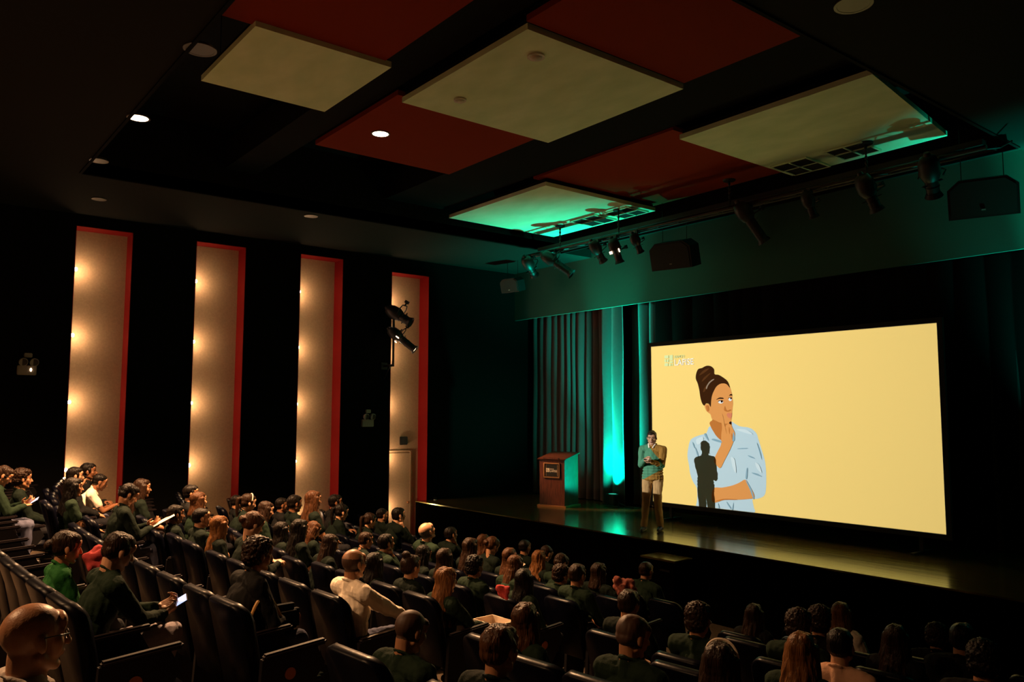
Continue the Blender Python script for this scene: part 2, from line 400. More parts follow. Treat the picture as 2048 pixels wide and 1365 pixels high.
# wall lamps hidden in the niches
def wall_lamp(a, z, label):
    t = empty('wall_lamp', (WX-.15, a+.012, z)); tag(t, label, 'wall light', 'lamps in the wall niches')
    m = MB(); m.box((0, .004, 0), (.07, .008, .10), bev=.002); m.tube([(0, .006, 0), (0, .024, 0)], .02, 12); m.obj('base', 'black_metal', t, True)
    m = MB(); m.ell((0, .046, 0), (.032, .026, .036)); m.obj('bulb', 'bulb', t, 'all')
    lamp('POINT', 'wall_lamp_light', Vector(t.location)+Vector((-.05, .11, 0)), P_BULB*100, (1, .62, .34), t, size=.05)
ORD = ['topmost', 'second', 'third', 'fourth', 'fifth']
NN = ['first', 'second', 'third', 'fourth']
for i, (a, b, t) in enumerate(NICHE):
    for j, z in enumerate((2.69, 1.44, .19, -1.06, -2.25)):
        if i < 2 and j == 4: continue
        wall_lamp(a, z, '%s bare lamp from the top in the %s lit wall niche from the left' % (ORD[j], NN[i]) if j else 'topmost bare lamp in the %s lit wall niche from the left' % NN[i])
# emergency light units
def emergency(px, label):
    p = atx(*px, WX+.03); t = empty('emergency_light', p); tag(t, label, 'emergency light', 'twin-head emergency light units')
    MB().box((0, 0, -.10), (.07, .30, .17), bev=.01).obj('battery_case', 'grey_plastic', t)
    for s, yy in ((-1, -.085), (1, .085)):
        m = MB(); m.tube([(0, yy, .06), (.05, yy+.01, .05), (.09, yy+.02, .04)], [.04, .07, .075], 18); m.obj('lamp_head', 'grey_plastic', t, True)
        m = MB(); m.tube([(.091, yy+.02, .04), (.095, yy+.02, .039)], .06, 18); m.obj('lens', 'glass', t)
    m = MB(); m.box((0, .01, .17), (.06, .13, .08), bev=.01); m.obj('top_lamp', 'grey_plastic', t)
    return t
e1 = emergency((54, 730), 'emergency light with two round heads at the far left of the black wall')
e2 = emergency((735, 838), 'emergency light with two round heads between the third and fourth niches')
m = MB(); m.ell((.04, .06, -.09), (.006, .016, .03)); m.obj('indicator', 'lens_on', e1)
# small wall box above the door
p = atx(806, 882, WX-DX); t = empty('wall_speaker', p); tag(t, 'small dark square box on the pale wall above the door', 'wall box')
MB().box((.03, 0, 0), (.06, .20, .20), bev=.01).obj('housing', 'dark_metal', t); MB().box((.062, -.02, 0), (.006, .12, .15)).obj('grille', 'grille', t)

# stage spotlights
def ellipsoidal(name, loc, aim, label, s=1.0, lit=False, group=None, short=False):
    t = empty(name, loc); q = (Vector(aim)-Vector(loc)).to_track_quat('Y', 'Z').to_matrix()
    tag(t, label, 'stage light', group)
    def put(m, nm, mt, sm=True): 
        m.v = [tuple(q @ (Vector(v)*s)) for v in m.v]; return m.obj(nm, mt, t, sm)
    m = MB(); m.tube([(0, -.32, 0), (0, -.30, 0), (0, -.22, 0), (0, -.10, 0), (0, -.02, 0)], [.05, .085, .115, .12, .085], 20)
    m.tube([(0, -.36, 0), (0, -.31, 0)], [.03, .045], 12); put(m, 'lamp_housing', 'black_metal')
    e = .16 if short else .34
    m = MB(); m.tube([(0, -.03, 0), (0, e, 0)], .072, 20); m.tube([(0, e-.02, 0), (0, e+.03, 0)], [.078, .10], 20, caps=False)
    for yy in (.06, .14): m.tube([(0, yy, 0), (0, yy+.012, 0)], .079, 20)
    put(m, 'lens_barrel', 'black_metal')
    m = MB(); m.tube([(0, e+.002, 0), (0, e+.006, 0)], .068, 20); put(m, 'lens', 'glass' if not lit else 'lens_on')
    m = MB(); m.tube([(-.13, -.06, 0), (-.14, -.06, .14), (-.10, -.06, .20), (.10, -.06, .20), (.14, -.06, .14), (.13, -.06, 0)], .010, 6)
    m.tube([(0, -.06, .20), (0, -.06, .25)], .015, 8); m.box((0, -.06, .27), (.05, .07, .05)); put(m, 'yoke', 'black_metal', False)
    m = MB()
    for a in (.6, 2.2, 4.0): m.box((.10*math.cos(a), .02, .10*math.sin(a)), (.05, .004, .05), Matrix.Rotation(-a, 3, 'Y'))
    m.tube([(0, -.12, .11), (.02, -.10, .16)], .012, 8); put(m, 'shutter_handle', 'black_metal', False)
    if lit:
        m = MB(); m.box((.118, -.06, -.02), (.012, .07, .016)); m.box((-.02, -.06, -.122), (.07, .05, .012)); put(m, 'vent_slot', 'lens_on', False)
    return t
# bracket on the wall with two spotlights
bp = atx(778, 733, WX+.02)
br = empty('wall_bracket', (WX, bp.y-.12, bp.z)); tag(br, 'black L shaped bracket on the wall beside the fourth niche', 'bracket')
m = MB(); m.tube([(0, 0, 0), (.42, 0, 0)], .03, 10); m.box((.01, 0, 0), (.02, .16, .16)); m.tube([(.42, 0, -.03), (.42, 0, 1.35)], .028, 10)
m.tube([(0, 0, -.30), (.30, 0, -.02)], .012, 6); m.obj('arm', 'black_metal', br, True)
b0 = Vector(br.location)
LECT = Vector((-13.85, 12.35, STAGE_Z))
ellipsoidal('spotlight', b0+Vector((.50, .16, .62)), LECT+Vector((0, 0, .9)), 'lower black spotlight on the wall bracket, glowing lens', 1.15, True, 'spotlights on the wall bracket')
ellipsoidal('spotlight', b0+Vector((.52, .16, 1.12)), LECT+Vector((1.2, 0, 1.6)), 'upper black spotlight on the wall bracket, unlit', 1.35, False, 'spotlights on the wall bracket', True)
_d0 = b0+Vector((.50, .16, .62)); _dd = (LECT+Vector((0, 0, .9))-_d0).normalized()
lamp('SPOT', 'lectern_lamp', _d0+_dd*.47, P_LECT, (1, .52, .25), None, LECT+Vector((.25, -.05, .62)), .04, 18.5, .8)
# truss over the stage front
TY = 11.3
tz = lambda X: 3.50
tr = empty('lighting_truss', (-8.9, TY, 3.5)); tag(tr, 'long black pipe truss hanging over the stage front', 'lighting truss')
m = MB(); m.tube([(-4.95, 0, 0), (4.7, 0, 0)], .035, 12); m.obj('front_pipe', 'dark_metal', tr, True)
m = MB(); m.tube([(-4.95, .32, .05), (4.7, .32, .05)], .03, 12); m.obj('rear_pipe', 'black_metal', tr, True)
m = MB()
for i in range(19): x = -4.5+i*.5; m.tube([(x, 0, 0), (x+.25, .32, .05)], .012, 6); m.tube([(x+.25, .32, .05), (x+.5, 0, 0)], .012, 6)
m.box((0, .2, .13), (9.2, .14, .08)); m.obj('lattice', 'black_metal', tr)
for px in (1120, 1237, 1737, 1460):
    X = aty(px, 440, TY).x+8.9
    m = MB(); m.tube([(X, 0, 0), (X, 0, .48)], .012, 8)
    for k in range(5): m.ell((X, 0, .12+k*.075), (.022, .022, .036))
    m.tube([(X, 0, .47), (X, 0, .495)], [.10, .11], 14); m.obj('chain_hoist', 'black_metal', tr, True)
SG = 'spotlights hanging from the truss'
def hung(px, py, dx, dz, label, **kw):
    p = aty(px, py, TY); z = min(p.z, 3.2); t = ellipsoidal('spotlight', (p.x, TY, z), (p.x+dx, TY+.8, p.z+dz), label, group=SG, **kw)
    m = MB(); m.tube([(0, 0, .02), (0, 0, 3.47-z)], .014, 8); m.box((0, 0, 3.47-z), (.05, .09, .06)); m.obj('clamp', 'black_metal', t)
    return p
hung(1062, 525, -.3, -.8, 'round dark spotlight at the left end of the truss', s=1.1, short=True)
hung(1112, 512, 1.0, -1.1, 'long black spotlight tilted right near the left end of the truss', s=1.15)
hung(1198, 500, 0, -1.0, 'dark spotlight just left of the glowing one on the truss', s=1.0, short=True)
hung(1234, 508, .1, -1.9, 'spotlight glowing orange inside, pointing down from the truss', s=1.0, lit=True, short=True)
hung(1275, 462, 0, -1.5, 'small grey spotlight between the glowing one and the hanging speaker', s=.8, short=True)
hung(1500, 425, .5, -1.5, 'black spotlight pointing down at the middle of the truss', s=1.15)
hung(1620, 372, .1, -1.9, 'pale grey spotlight right of the middle of the truss', s=.85, short=True)
hung(1742, 395, .2, -1.3, 'dark spotlight under the right chain hoist', s=1.15, short=True)
hung(1862, 345, -.2, -1.2, 'round dark spotlight at the right end of the truss', s=1.2, short=True)
# hanging speakers
def speaker(px, Y, w, label, rz=.3, top=SOFF):
    p = aty(*px, Y); t = empty('hanging_speaker', p, rz); tag(t, label, 'speaker', 'black speakers hung above the stage front')
    rot = Matrix.Rotation(.28, 3, 'X')
    m = MB(); h = w*.62; pl = [(-w/2, -h/2), (-w*.5, h*.28), (-w*.34, h/2), (w*.34, h/2), (w*.5, h*.28), (w/2, -h/2)]
    m.prism(pl, 0, w*.5); m.v = [tuple(rot @ Vector(v)) for v in m.v]; m.obj('cabinet', 'black_metal', t)
    m = MB(); pl2 = [(x*.92, z*.9) for x, z in pl]; m.prism(pl2, -.02, -.002); m.v = [tuple(rot @ Vector(v)) for v in m.v]; m.obj('grille', 'grille', t)
    m = MB()
    for sx in (-1, 1): m.tube([(sx*w*.3, w*.25, h*.35), (sx*w*.3, w*.25, top-p.z)], .006, 6)
    m.obj('suspension_wire', 'black_metal', t)
    m = MB(); m.box((0, -.024, -h*.3), (.05, .004, .02)); m.v = [tuple(rot @ Vector(v)) for v in m.v]; m.obj('name_plate', 'grey_plastic', t)
speaker((1340, 512), 11.9, .85, 'black hanging speaker left of centre over the stage', .25, 4.17)
speaker((1966, 396), 11.7, .85, 'large black hanging speaker at the far right over the stage', .35, 4.9)
speaker((1018, 572), 12.0, .55, 'small black hanging speaker in the dark left of the truss', .2)

# ------------------------------------------------------------------ stage: curtains, screen, lectern, uplights
def curtain(name, x0, x1, Y, ztop, label, m='curtain', amp=.10, per=.30, seed=1, irregular=.35, zb=STAGE_Z+.02):
    rnd = random.Random(seed); n = int((x1-x0)/.022); xs = [x0+(x1-x0)*i/n for i in range(n+1)]
    cent = []; x = x0
    while x < x1: cent.append(x); x += per*(1+rnd.uniform(-irregular, irregular))
    cent.append(x)
    amps = [amp*rnd.uniform(.6, 1.15) for _ in cent]
    def yo(x, z):
        for i in range(len(cent)-1):
            if cent[i] <= x <= cent[i+1]:
                u = (x-cent[i])/(cent[i+1]-cent[i]); s_ = math.sin(PI*u)
                return -amps[i]*(s_**.8)*(1-.25*(z-STAGE_Z)/5)
        return 0
    zs = [zb+(ztop-zb)*j/14 for j in range(15)]
    vs = [(x+.012*math.sin(z*2+x*5), Y+yo(x, z), z) for z in zs for x in xs]
    N = len(xs); fs = [(j*N+i, j*N+i+1, (j+1)*N+i+1, (j+1)*N+i) for j in range(14) for i in range(N-1)]
    mb = MB(); mb.add(vs, fs); me = mb.mesh(name, 1, 'all', recalc=False)
    o = link(name, me, [m]); so = o.modifiers.new('t', 'SOLIDIFY'); so.thickness = .01; so.offset = 1
    return tag(o, label, 'curtain')
ZT = hz+.35
curtain('stage_curtain', -16.5, -13.50, 13.86, ZT, 'dark brown stage curtain behind the lectern', per=.27, amp=.13, seed=3)
curtain('stage_curtain', -13.58, -12.83, 13.50, ZT, 'green lit stretch of stage curtain behind the floor lamp', per=.30, amp=.10, seed=5)
curtain('stage_curtain', -12.92, -11.7, 13.84, ZT, 'dark brown stage curtain between the green glow and the screen', per=.26, amp=.12, seed=8)
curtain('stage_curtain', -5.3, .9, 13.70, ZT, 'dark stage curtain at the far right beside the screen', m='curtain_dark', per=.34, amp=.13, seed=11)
curtain('black_drape', -12.0, -4.6, 13.6, ZT, 'black drape masking the wall around the projection screen', m='mask', per=.5, amp=.05, seed=12)
# screen
SY = 12.4; SX0, SX1, SZ0, SZ1 = -11.08, -5.42, -1.765, 1.355
scr = empty('projection_screen', ((SX0+SX1)/2, SY+.06, STAGE_Z)); tag(scr, 'wide projection screen showing a thoughtful woman on a yellow background', 'projection screen')
so_ = Vector(scr.location)
M_('img_yellow', tuple(c*.97 for c in srgb(248, 216, 128)), 1, spec=0)
for k, c in dict(skin=(222, 152, 84), skin2=(190, 118, 56), hair=(58, 32, 14), hair2=(84, 50, 24), shirt=(186, 212, 222), fold=(134, 170, 186), fold2=(206, 226, 232), white=(232, 236, 236), dark=(40, 22, 14),
                 lip=(214, 130, 96), logo=(218, 232, 172), band=(150, 130, 110), logo2=(246, 244, 232)).items(): M_('img_'+k, tuple(.97*v for v in srgb(*c)), 1, spec=0)
MB().box(Vector(((SX0+SX1)/2, SY+.03, (SZ0+SZ1)/2))-so_, (SX1-SX0, .03, SZ1-SZ0)).obj('screen_fabric', 'img_yellow', scr)
fr = MB(); w_ = .08
for a, b in (((SX0-w_/2, (SZ0+SZ1)/2), (w_, SZ1-SZ0+2*w_)), ((SX1+w_/2, (SZ0+SZ1)/2), (w_, SZ1-SZ0+2*w_)), (((SX0+SX1)/2, SZ0-w_/2), (SX1-SX0, w_)), (((SX0+SX1)/2, SZ1+w_/2), (SX1-SX0, w_))):
    fr.box(Vector((a[0], SY+.03, a[1]))-so_, (b[0], .05, b[1]))
fr.obj('border', 'screen_border', scr)
fr = MB()
for x in (SX0+.4, SX1-.4): fr = MB(); fr.box(Vector((x, SY+.09, (STAGE_Z+SZ0)/2))-so_, (.06, .04, SZ0-STAGE_Z)); fr.box(Vector((x, SY+.07, STAGE_Z+.02))-so_, (.06, .6, .04)); fr.obj('support_leg', 'screen_border', scr)
def smooth_poly(pts, k=4):
    out = []; n = len(pts)
    for i in range(n):
        p0, p1, p2, p3 = [Vector(pts[(i+j-1) % n]) for j in range(4)]
        for s in range(k):
            t = s/k; out.append(.5*((2*p1)+(p2-p0)*t+(2*p0-5*p1+4*p2-p3)*t*t+(3*p1-p0-3*p2+p3)*t**3))
    return out
def ellip(cx, cy, rx, ry, n=20): return [(cx+rx*math.cos(2*PI*k/n), cy+ry*math.sin(2*PI*k/n)) for k in range(n)]
layer = [0]
def pict(name, polys, m, sm=True):
    """flat shapes of the projected picture, read off in a 3.9x enlargement of the screen"""
    layer[0] += 1; mb = MB(); Y = SY+.0145-.0009*layer[0]
    for pl in polys:
        pl = smooth_poly(pl) if sm else [Vector(p) for p in pl]
        vs = [aty(1360+p.x/3.9, 700+p.y/3.9, SY+.014)-so_ for p in pl]
        vs = [Vector((v.x, Y-so_.y, max(v.z, SZ0-so_.z+.002))) for v in vs]
        tris = tessellate_polygon([[Vector((v.x, v.z, 0)) for v in vs]]); fs = []
        for a, b, c in tris:
            cr = (vs[b]-vs[a]).cross(vs[c]-vs[a]); fs.append((a, b, c) if cr.y < 0 else (a, c, b))
        mb.add(vs, fs)
    return link(name, mb.mesh(name, 1, recalc=False), [m], scr)
pict('picture_shirt', [[(236, 598), (205, 650), (150, 668), (110, 684), (80, 708), (66, 760), (58, 830), (70, 900), (80, 970), (102, 1030), (130, 1078), (135, 1130), (132, 1180), (130, 1225), (200, 1232), (300, 1242), (430, 1256), (577, 1272), (576, 1230), (566, 1170), (600, 1164), (645, 1148), (668, 1110), (673, 1000), (665, 880), (640, 790), (612, 700), (600, 660), (570, 625), (530, 606), (470, 598), (425, 575), (404, 562), (400, 600), (340, 640)]], 'img_shirt')
pict('picture_neck', [[(238, 560), (240, 600), (262, 640), (285, 675), (318, 705), (345, 715), (372, 690), (395, 640), (402, 590), (398, 555), (330, 530)]], 'img_skin2')
pict('picture_face', [[(262, 310), (285, 276), (320, 256), (360, 262), (388, 290), (402, 330), (410, 380), (414, 420), (411, 450), (407, 490), (404, 525), (400, 556), (388, 572), (360, 578), (320, 570), (280, 560), (250, 540), (238, 505), (222, 492), (204, 474), (192, 440), (202, 424), (226, 425), (240, 430), (240, 380)]], 'img_skin')
pict('picture_hair', [[(138, 262), (124, 228), (126, 190), (142, 152), (172, 142), (205, 126), (240, 128), (266, 152), (270, 190), (302, 196), (345, 222), (374, 250), (390, 296), (362, 268), (322, 264), (288, 284), (266, 320), (250, 360), (244, 400), (240, 446), (226, 424), (204, 420), (190, 436), (172, 415), (158, 365), (151, 315)]], 'img_hair')
pict('picture_hair_strands', [[(150, 200), (185, 160), (230, 145), (190, 180)], [(170, 250), (190, 215), (240, 180), (205, 222)], [(180, 330), (190, 300), (215, 270), (198, 320)]], 'img_hair2')
pict('picture_headband', [[(203, 300), (212, 276), (232, 248), (262, 228), (267, 233), (240, 254), (220, 280), (210, 306)]], 'img_band')
pict('picture_eyes', [ellip(319, 408, 19, 12), ellip(393, 387, 13, 14)], 'img_white')
pict('picture_pupils', [ellip(327, 403, 8, 9), ellip(399, 380, 6, 8), [(300, 400), (318, 393), (338, 398), (338, 402), (318, 397), (301, 405)], [(378, 378), (392, 370), (405, 374), (405, 378), (392, 374), (379, 383)],
                        [(283, 390), (308, 374), (338, 375), (339, 384), (310, 383)], [(384, 360), (394, 347), (407, 348), (407, 357), (395, 357)], [(386, 566), (400, 560), (401, 582), (390, 584)]], 'img_dark')
pict('picture_face_tones', [[(345, 462), (352, 440), (358, 462), (372, 474), (394, 466), (398, 474), (372, 484), (350, 476)], [(372, 512), (388, 508), (404, 512), (404, 516), (386, 515)], [(205, 440), (222, 436), (228, 470), (215, 482)], [(255, 545), (310, 570), (330, 590), (300, 590), (262, 575)]], 'img_skin2')
pict('picture_lips', [[(366, 505), (380, 492), (394, 497), (405, 494), (406, 512), (402, 530), (388, 534), (374, 524)]], 'img_lip')
pict('picture_arms', [[(322, 738), (300, 786), (276, 835), (268, 870), (290, 905), (318, 922), (348, 866), (385, 795), (408, 744), (426, 690), (430, 650), (414, 615), (402, 588), (384, 578), (362, 588), (354, 604), (342, 545), (334, 508), (324, 500), (318, 514), (324, 560), (330, 610), (324, 660)],
                      [(262, 1084), (330, 1076), (400, 1062), (460, 1040), (512, 1014), (542, 1060), (572, 1110), (579, 1155), (520, 1166), (440, 1171), (350, 1171), (258, 1190)]], 'img_skin')
pict('picture_hand_lines', [[(354, 604), (362, 620), (366, 660), (358, 625)], [(385, 600), (392, 625), (390, 660), (383, 628)], [(404, 650), (414, 675), (410, 705), (404, 680)], [(270, 1186), (350, 1172), (440, 1172), (440, 1166), (340, 1164)]], 'img_skin2')
pict('picture_shirt_folds', [[(530, 825), (556, 830), (588, 850), (556, 842)], [(514, 1000), (522, 930), (530, 928), (526, 1000)], [(365, 1185), (395, 1225), (400, 1244), (378, 1215)], [(192, 660), (214, 700), (226, 706), (204, 655)], [(252, 704), (322, 726), (324, 714), (268, 694)],
                             [(512, 1015), (556, 1080), (580, 1158), (572, 1158), (545, 1085)], [(120, 760), (140, 800), (150, 850), (132, 810)], [(100, 720), (112, 740), (118, 770), (104, 745)], [(560, 960), (600, 965), (640, 990), (596, 978)], [(455, 770), (525, 766), (525, 771), (458, 775)], [(420, 640), (430, 700), (416, 715), (412, 700)], [(300, 1195), (312, 1240), (304, 1240)], [(420, 1190), (416, 1250), (408, 1250)], [(600, 720), (630, 800), (640, 860), (622, 800)]], 'img_fold')
pict('picture_shirt_lights', [[(440, 620), (520, 625), (570, 660), (500, 645)], [(130, 700), (180, 680), (180, 720), (140, 740)], [(590, 880), (620, 900), (640, 960), (605, 930)], [(400, 840), (430, 860), (440, 960), (415, 920)]], 'img_fold2')
# logo, lettering
def text_mesh(body, size, m, parent, mat4, name='lettering', ext=.001, bold=0):
    c = bpy.data.curves.new('t', 'FONT'); c.body = body; c.size = size; c.extrude = ext; c.offset = bold
    o = bpy.data.objects.new('t', c); COL.objects.link(o); bpy.context.view_layer.update()
    me = bpy.data.meshes.new_from_object(o.evaluated_get(bpy.context.evaluated_depsgraph_get())); bpy.data.objects.remove(o)
    me.transform(mat4); me.name = name; me.materials.clear(); me.materials.append(None)
    return link(name, me, [m], parent)
def logo(parent, org, s, m1, m2, ext):
    """emblem of broken squares, small word over large word; org = bottom left, drawn in the xz plane facing -y"""
    mb = MB()
    for x0, z0, x1, z1 in ((0, 0, .42, .28), (0, .36, .2, .64), (0, .72, .5, 1), (.28, .36, .5, .64), (.58, .5, 1, 1), (.5, 0, .78, .2), (.58, .26, 1, .42), (.86, 0, 1, .2)):
        mb.box((org[0]+s*(x0+x1)/2, org[1], org[2]+s*(z0+z1)/2), (s*(x1-x0), ext*2, s*(z1-z0)))
    mb.obj('emblem', m1, parent)
    R4 = Matrix.Rotation(PI/2, 4, 'X')
    text_mesh('LAFISE', s*.80, m2, parent, Matrix.Translation((org[0]+s*1.14, org[1], org[2]+s*.02)) @ R4, 'lettering', ext, s*.008)
    text_mesh('BANCO', s*.34, m1, parent, Matrix.Translation((org[0]+s*1.18, org[1], org[2]+s*.70)) @ R4, 'small_lettering', ext, s*.004)
lp = aty(1329, 733, SY)-so_
logo(scr, (lp.x, SY+.006-so_.y, lp.z), .215, 'img_logo', 'img_logo2', .003)
# projector in the ceiling, behind the seats
PJ = Vector((-11.5, -3.0, 1.95))
pj = empty('ceiling_projector', PJ); tag(pj, 'white projector hung from the ceiling over the rear seats', 'projector')
m = MB(); m.box((0, -.22, 0), (.42, .36, .15), bev=.02); m.obj('housing', 'white_plastic', pj)
m = MB(); m.tube([(0, -.06, 0), (0, -.02, 0)], .05, 20, caps=False); m.obj('lens_ring', 'black_metal', pj)
m = MB(); m.tube([(0, -.2, .07), (0, -.2, SOFF-PJ.z)], .025, 10); m.obj('drop_pole', 'white_plastic', pj)
d = bpy.data.lights.new('projector_lamp', 'SPOT'); d.energy = P_PROJECTOR; d.color = (1, .99, .96); d.shadow_soft_size = .012; d.spot_blend = 0
po = bpy.data.objects.new('projector_lamp', d); COL.objects.link(po); po.parent = pj; po.location = (0, 0, 0); po.rotation_euler = (PI/2, 0, 0)
D = SY+.01-PJ.y; d.spot_size = 2*math.atan(1.05*max(math.hypot(SX0-PJ.x, SZ0-PJ.z), math.hypot(SX1-PJ.x, SZ0-PJ.z))/D)
d.use_nodes = True; nt = d.node_tree; L = nt.links; em = nt.nodes['Emission']
tc = nt.nodes.new('ShaderNodeTexCoord'); sx = nt.nodes.new('ShaderNodeSeparateXYZ'); L.new(tc.outputs['Normal'], sx.inputs[0])
def mth(op, a, b=None):
    n = nt.nodes.new('ShaderNodeMath'); n.operation = op
    for i, v in enumerate((a, b)):
        if v is None: continue
        if isinstance(v, (int, float)): n.inputs[i].default_value = v
        else: L.new(v, n.inputs[i])
    return n.outputs[0]
az = mth('ABSOLUTE', sx.outputs['Z']); u_ = mth('DIVIDE', sx.outputs['X'], az); v_ = mth('DIVIDE', sx.outputs['Y'], az)
cnd = None
for val, lo, hi in ((u_, (SX0-PJ.x)/D, (SX1-PJ.x)/D), (v_, (SZ0-PJ.z)/D, (SZ1-PJ.z)/D)):
    g = mth('MULTIPLY', mth('GREATER_THAN', val, lo), mth('LESS_THAN', val, hi)); cnd = g if cnd is None else mth('MULTIPLY', cnd, g)
L.new(cnd, em.inputs['Strength'])
# lectern
lec = empty('lectern', LECT, math.radians(17)); tag(lec, 'dark polished wooden lectern with a framed black name plate', 'lectern')
m = MB(); m.prism([(-.30, .02), (-.30, 1.05), (.30, 1.17), (.30, .02)], -.33, .33, 'yz'); m.obj('body', 'lectern_wood', lec)
m = MB(); m.box((0, 0, .02), (.76, .68, .04), bev=.008); m.obj('plinth', 'brass', lec)
R = Matrix.Rotation(math.radians(11.3), 3, 'X'); m = MB(); m.box((0, 0, 1.125), (.74, .68, .03), R, .006); m.box((0, -.33, 1.08), (.40, .03, .035)); m.obj('reading_top', 'lectern_wood', lec)
m = MB()
for a, b in (((0, .97), (.42, .025)), ((0, .66), (.42, .025)), ((-.2, .815), (.025, .31)), ((.2, .815), (.025, .31))): m.box((a[0], -.312, a[1]), (b[0], .025, b[1]))
m.obj('plate_frame', 'brass', lec); MB().box((0, -.306, .815), (.36, .012, .27)).obj('name_plate', 'sign_black', lec)
logo(lec, (-.145, -.314, .775), .085, 'sign_white', 'sign_white', .001)
for s in (-1, 1): MB().box((s*.150, -.313, .815), (.010, .003, .25)).obj('plate_edge', 'brass', lec)
# uplight
def uplight(p, label, power, tilt, col=(.02, 1, .62)):
    t = empty('floor_uplight', p); tag(t, label, 'stage light', 'coloured floor lamps at the curtain foot')
    m = MB(); m.box((0, 0, .17), (.30, .20, .22), bev=.02); m.obj('housing', 'black_metal', t)
    m = MB(); m.tube([(-.18, 0, .0), (-.18, 0, .18), (.18, 0, .18), (.18, 0, 0)], .012, 6); m.box((0, 0, .01), (.38, .10, .02)); m.obj('bracket', 'black_metal', t)
    m = MB(); m.tube([(0, 0, .28), (0, 0, .285)], .085, 20); m.obj('lens', 'teal_lens', t)
    m = MB(); m.tube([(.14, .05, .1), (.3, .12, .02), (.6, .2, .012)], .008, 6); m.obj('cable', 'black_metal', t)
    return t
UP = Vector((-12.99, 13.20, STAGE_Z)); uplight(UP, 'black floor lamp throwing green light up the curtain beside the lectern', 0, 0)
lamp('SPOT', 'uplight_lamp', UP+Vector((.0, 0, .31)), P_UPLIGHT, (.0, 1, .68), None, UP+Vector((-.26, .22, 3.4)), .05, 88, 1.0)
lamp('SPOT', 'uplight_header', UP+Vector((0, -.09, .31)), P_UPLIGHT*1.9, (.0, 1, .64), None, (UP.x-.05, 13.33, hz+.5), .05, 30, 1.0)
lamp('SPOT', 'uplight_spill', UP+Vector((.0, -.02, .32)), P_UPLIGHT*.12, (.0, 1, .66), None, UP+Vector((-.5, -.25, 1.0)), .05, 120, .9)
UP2 = Vector((-3.5, 13.05, STAGE_Z)); uplight(UP2, 'floor lamp hidden at the right end of the stage', 0, 0)
lamp('SPOT', 'uplight_header', UP2+Vector((0, -.09, .31)), P_UPLIGHT*3.2, (.0, 1, .64), None, (UP2.x-.05, 13.33, hz+.5), .05, 30, 1.0)
lamp('SPOT', 'uplight_lamp', UP2+Vector((0, 0, .31)), P_UPLIGHT*.8, (.0, .9, .66), None, UP2+Vector((0, .45, 3.3)), .04, 70, .9)
# small step block in front of the stage
sb = empty('step_block', (-8.60, 9.93, FRONT_Z)); tag(sb, 'low black step block standing in front of the stage', 'step block')
MB().box((0, 0, .47), (.66, .42, .94), bev=.01).obj('box', 'stage_front', sb); MB().box((0, 0, .955), (.70, .46, .03), bev=.005).obj('tread', 'stage_wood', sb)
MB().box((.15, -.216, .80), (.20, .012, .03)).obj('handle', 'dark_metal', sb)
# bottle and switch plate near the stage corner
p = atx(866, 1037, WX+.02); t = empty('socket_plate', p); tag(t, 'small pale socket plate on the dark wall left of the stage', 'socket'); MB().box((0, 0, 0), (.02, .10, .08), bev=.005).obj('plate', 'grey_plastic', t)
p = atx(870, 1010, WX+.12); t = empty('fire_extinguisher', p); tag(t, 'small dim fire extinguisher hanging on the dark wall left of the stage', 'fire extinguisher')
m = MB(); m.tube([(0, 0, -.20), (0, 0, -.17), (0, 0, .08), (0, 0, .13)], [.05, .06, .06, .025], 16); m.obj('cylinder', 'grey_plastic', t, True)
m = MB(); m.box((.0, 0, .16), (.03, .08, .03)); m.tube([(0, .03, .15), (.03, .07, .05), (.03, .07, -.1)], .01, 6); m.obj('valve', 'black_metal', t)
m = MB(); m.box((-.09, 0, 0), (.06, .05, .16)); m.obj('wall_hook', 'black_metal', t)

# ------------------------------------------------------------------ people
def rotm(rx=0, ry=0, rz=0): return (Matrix.Rotation(math.radians(rz), 3, 'Z') @ Matrix.Rotation(math.radians(ry), 3, 'Y') @ Matrix.Rotation(math.radians(rx), 3, 'X'))
def ik(a, b, l1, l2, pole):
    a, b = Vector(a), Vector(b); d = b-a; L = min(d.length, (l1+l2)*.995); d.normalize(); b = a+d*L
    x = (l1*l1-l2*l2+L*L)/(2*L); h = math.sqrt(max(0, l1*l1-x*x)); pole = Vector(pole); pole = (pole-d*pole.dot(d)).normalized()
    return a+d*x+pole*h, b
def hand(mb, w, d, back, side, curl=.6, s=1.0, spread=.5, point=False):
    """five fingered hand: w wrist, d direction, back = normal of the hand's back, side = direction of the thumb"""
    w, d, back = Vector(w), Vector(d).normalized(), Vector(back); back = (back-d*back.dot(d)).normalized(); lat = d.cross(back).normalized()
    if lat.dot(Vector(side)) < 0: lat = -lat
    for i, o in enumerate((.030, .010, -.010, -.028)):
        k = w+d*(.085-.006*abs(i-1))*s+lat*o*s
        mb.cap(w+d*.01+lat*o*.6*s, .013*s, k, .0115*s, 8)
        p = k; c = curl*(1+.12*i); ang = 0; r = .0092*s
        if point and i == 0: c = .05
        for j, l in enumerate((.042, .027, .021)):
            l *= s*(1, 1.08, 1, .82)[i]; ang += c*(.8, 1.1, .8)[j]
            q = p+(d*math.cos(ang)-back*math.sin(ang))*l+lat*o*.10*spread; mb.cap(p, r, q, r*.88, 8); p = q; r *= .88
    t0 = w+d*.022*s+lat*.026*s; t1 = t0+(d*.6+lat*.7-back*.35).normalized()*.036*s; t2 = t1+(d*.85+lat*.25-back*.5*curl).normalized()*.030*s; t3 = t2+(d*.8-lat*.1-back*.7*curl).normalized()*.024*s
    mb.cap(t0, .015*s, t1, .0115*s, 8); mb.cap(t1, .0115*s, t2, .010*s, 8); mb.cap(t2, .010*s, t3, .0085*s, 8)
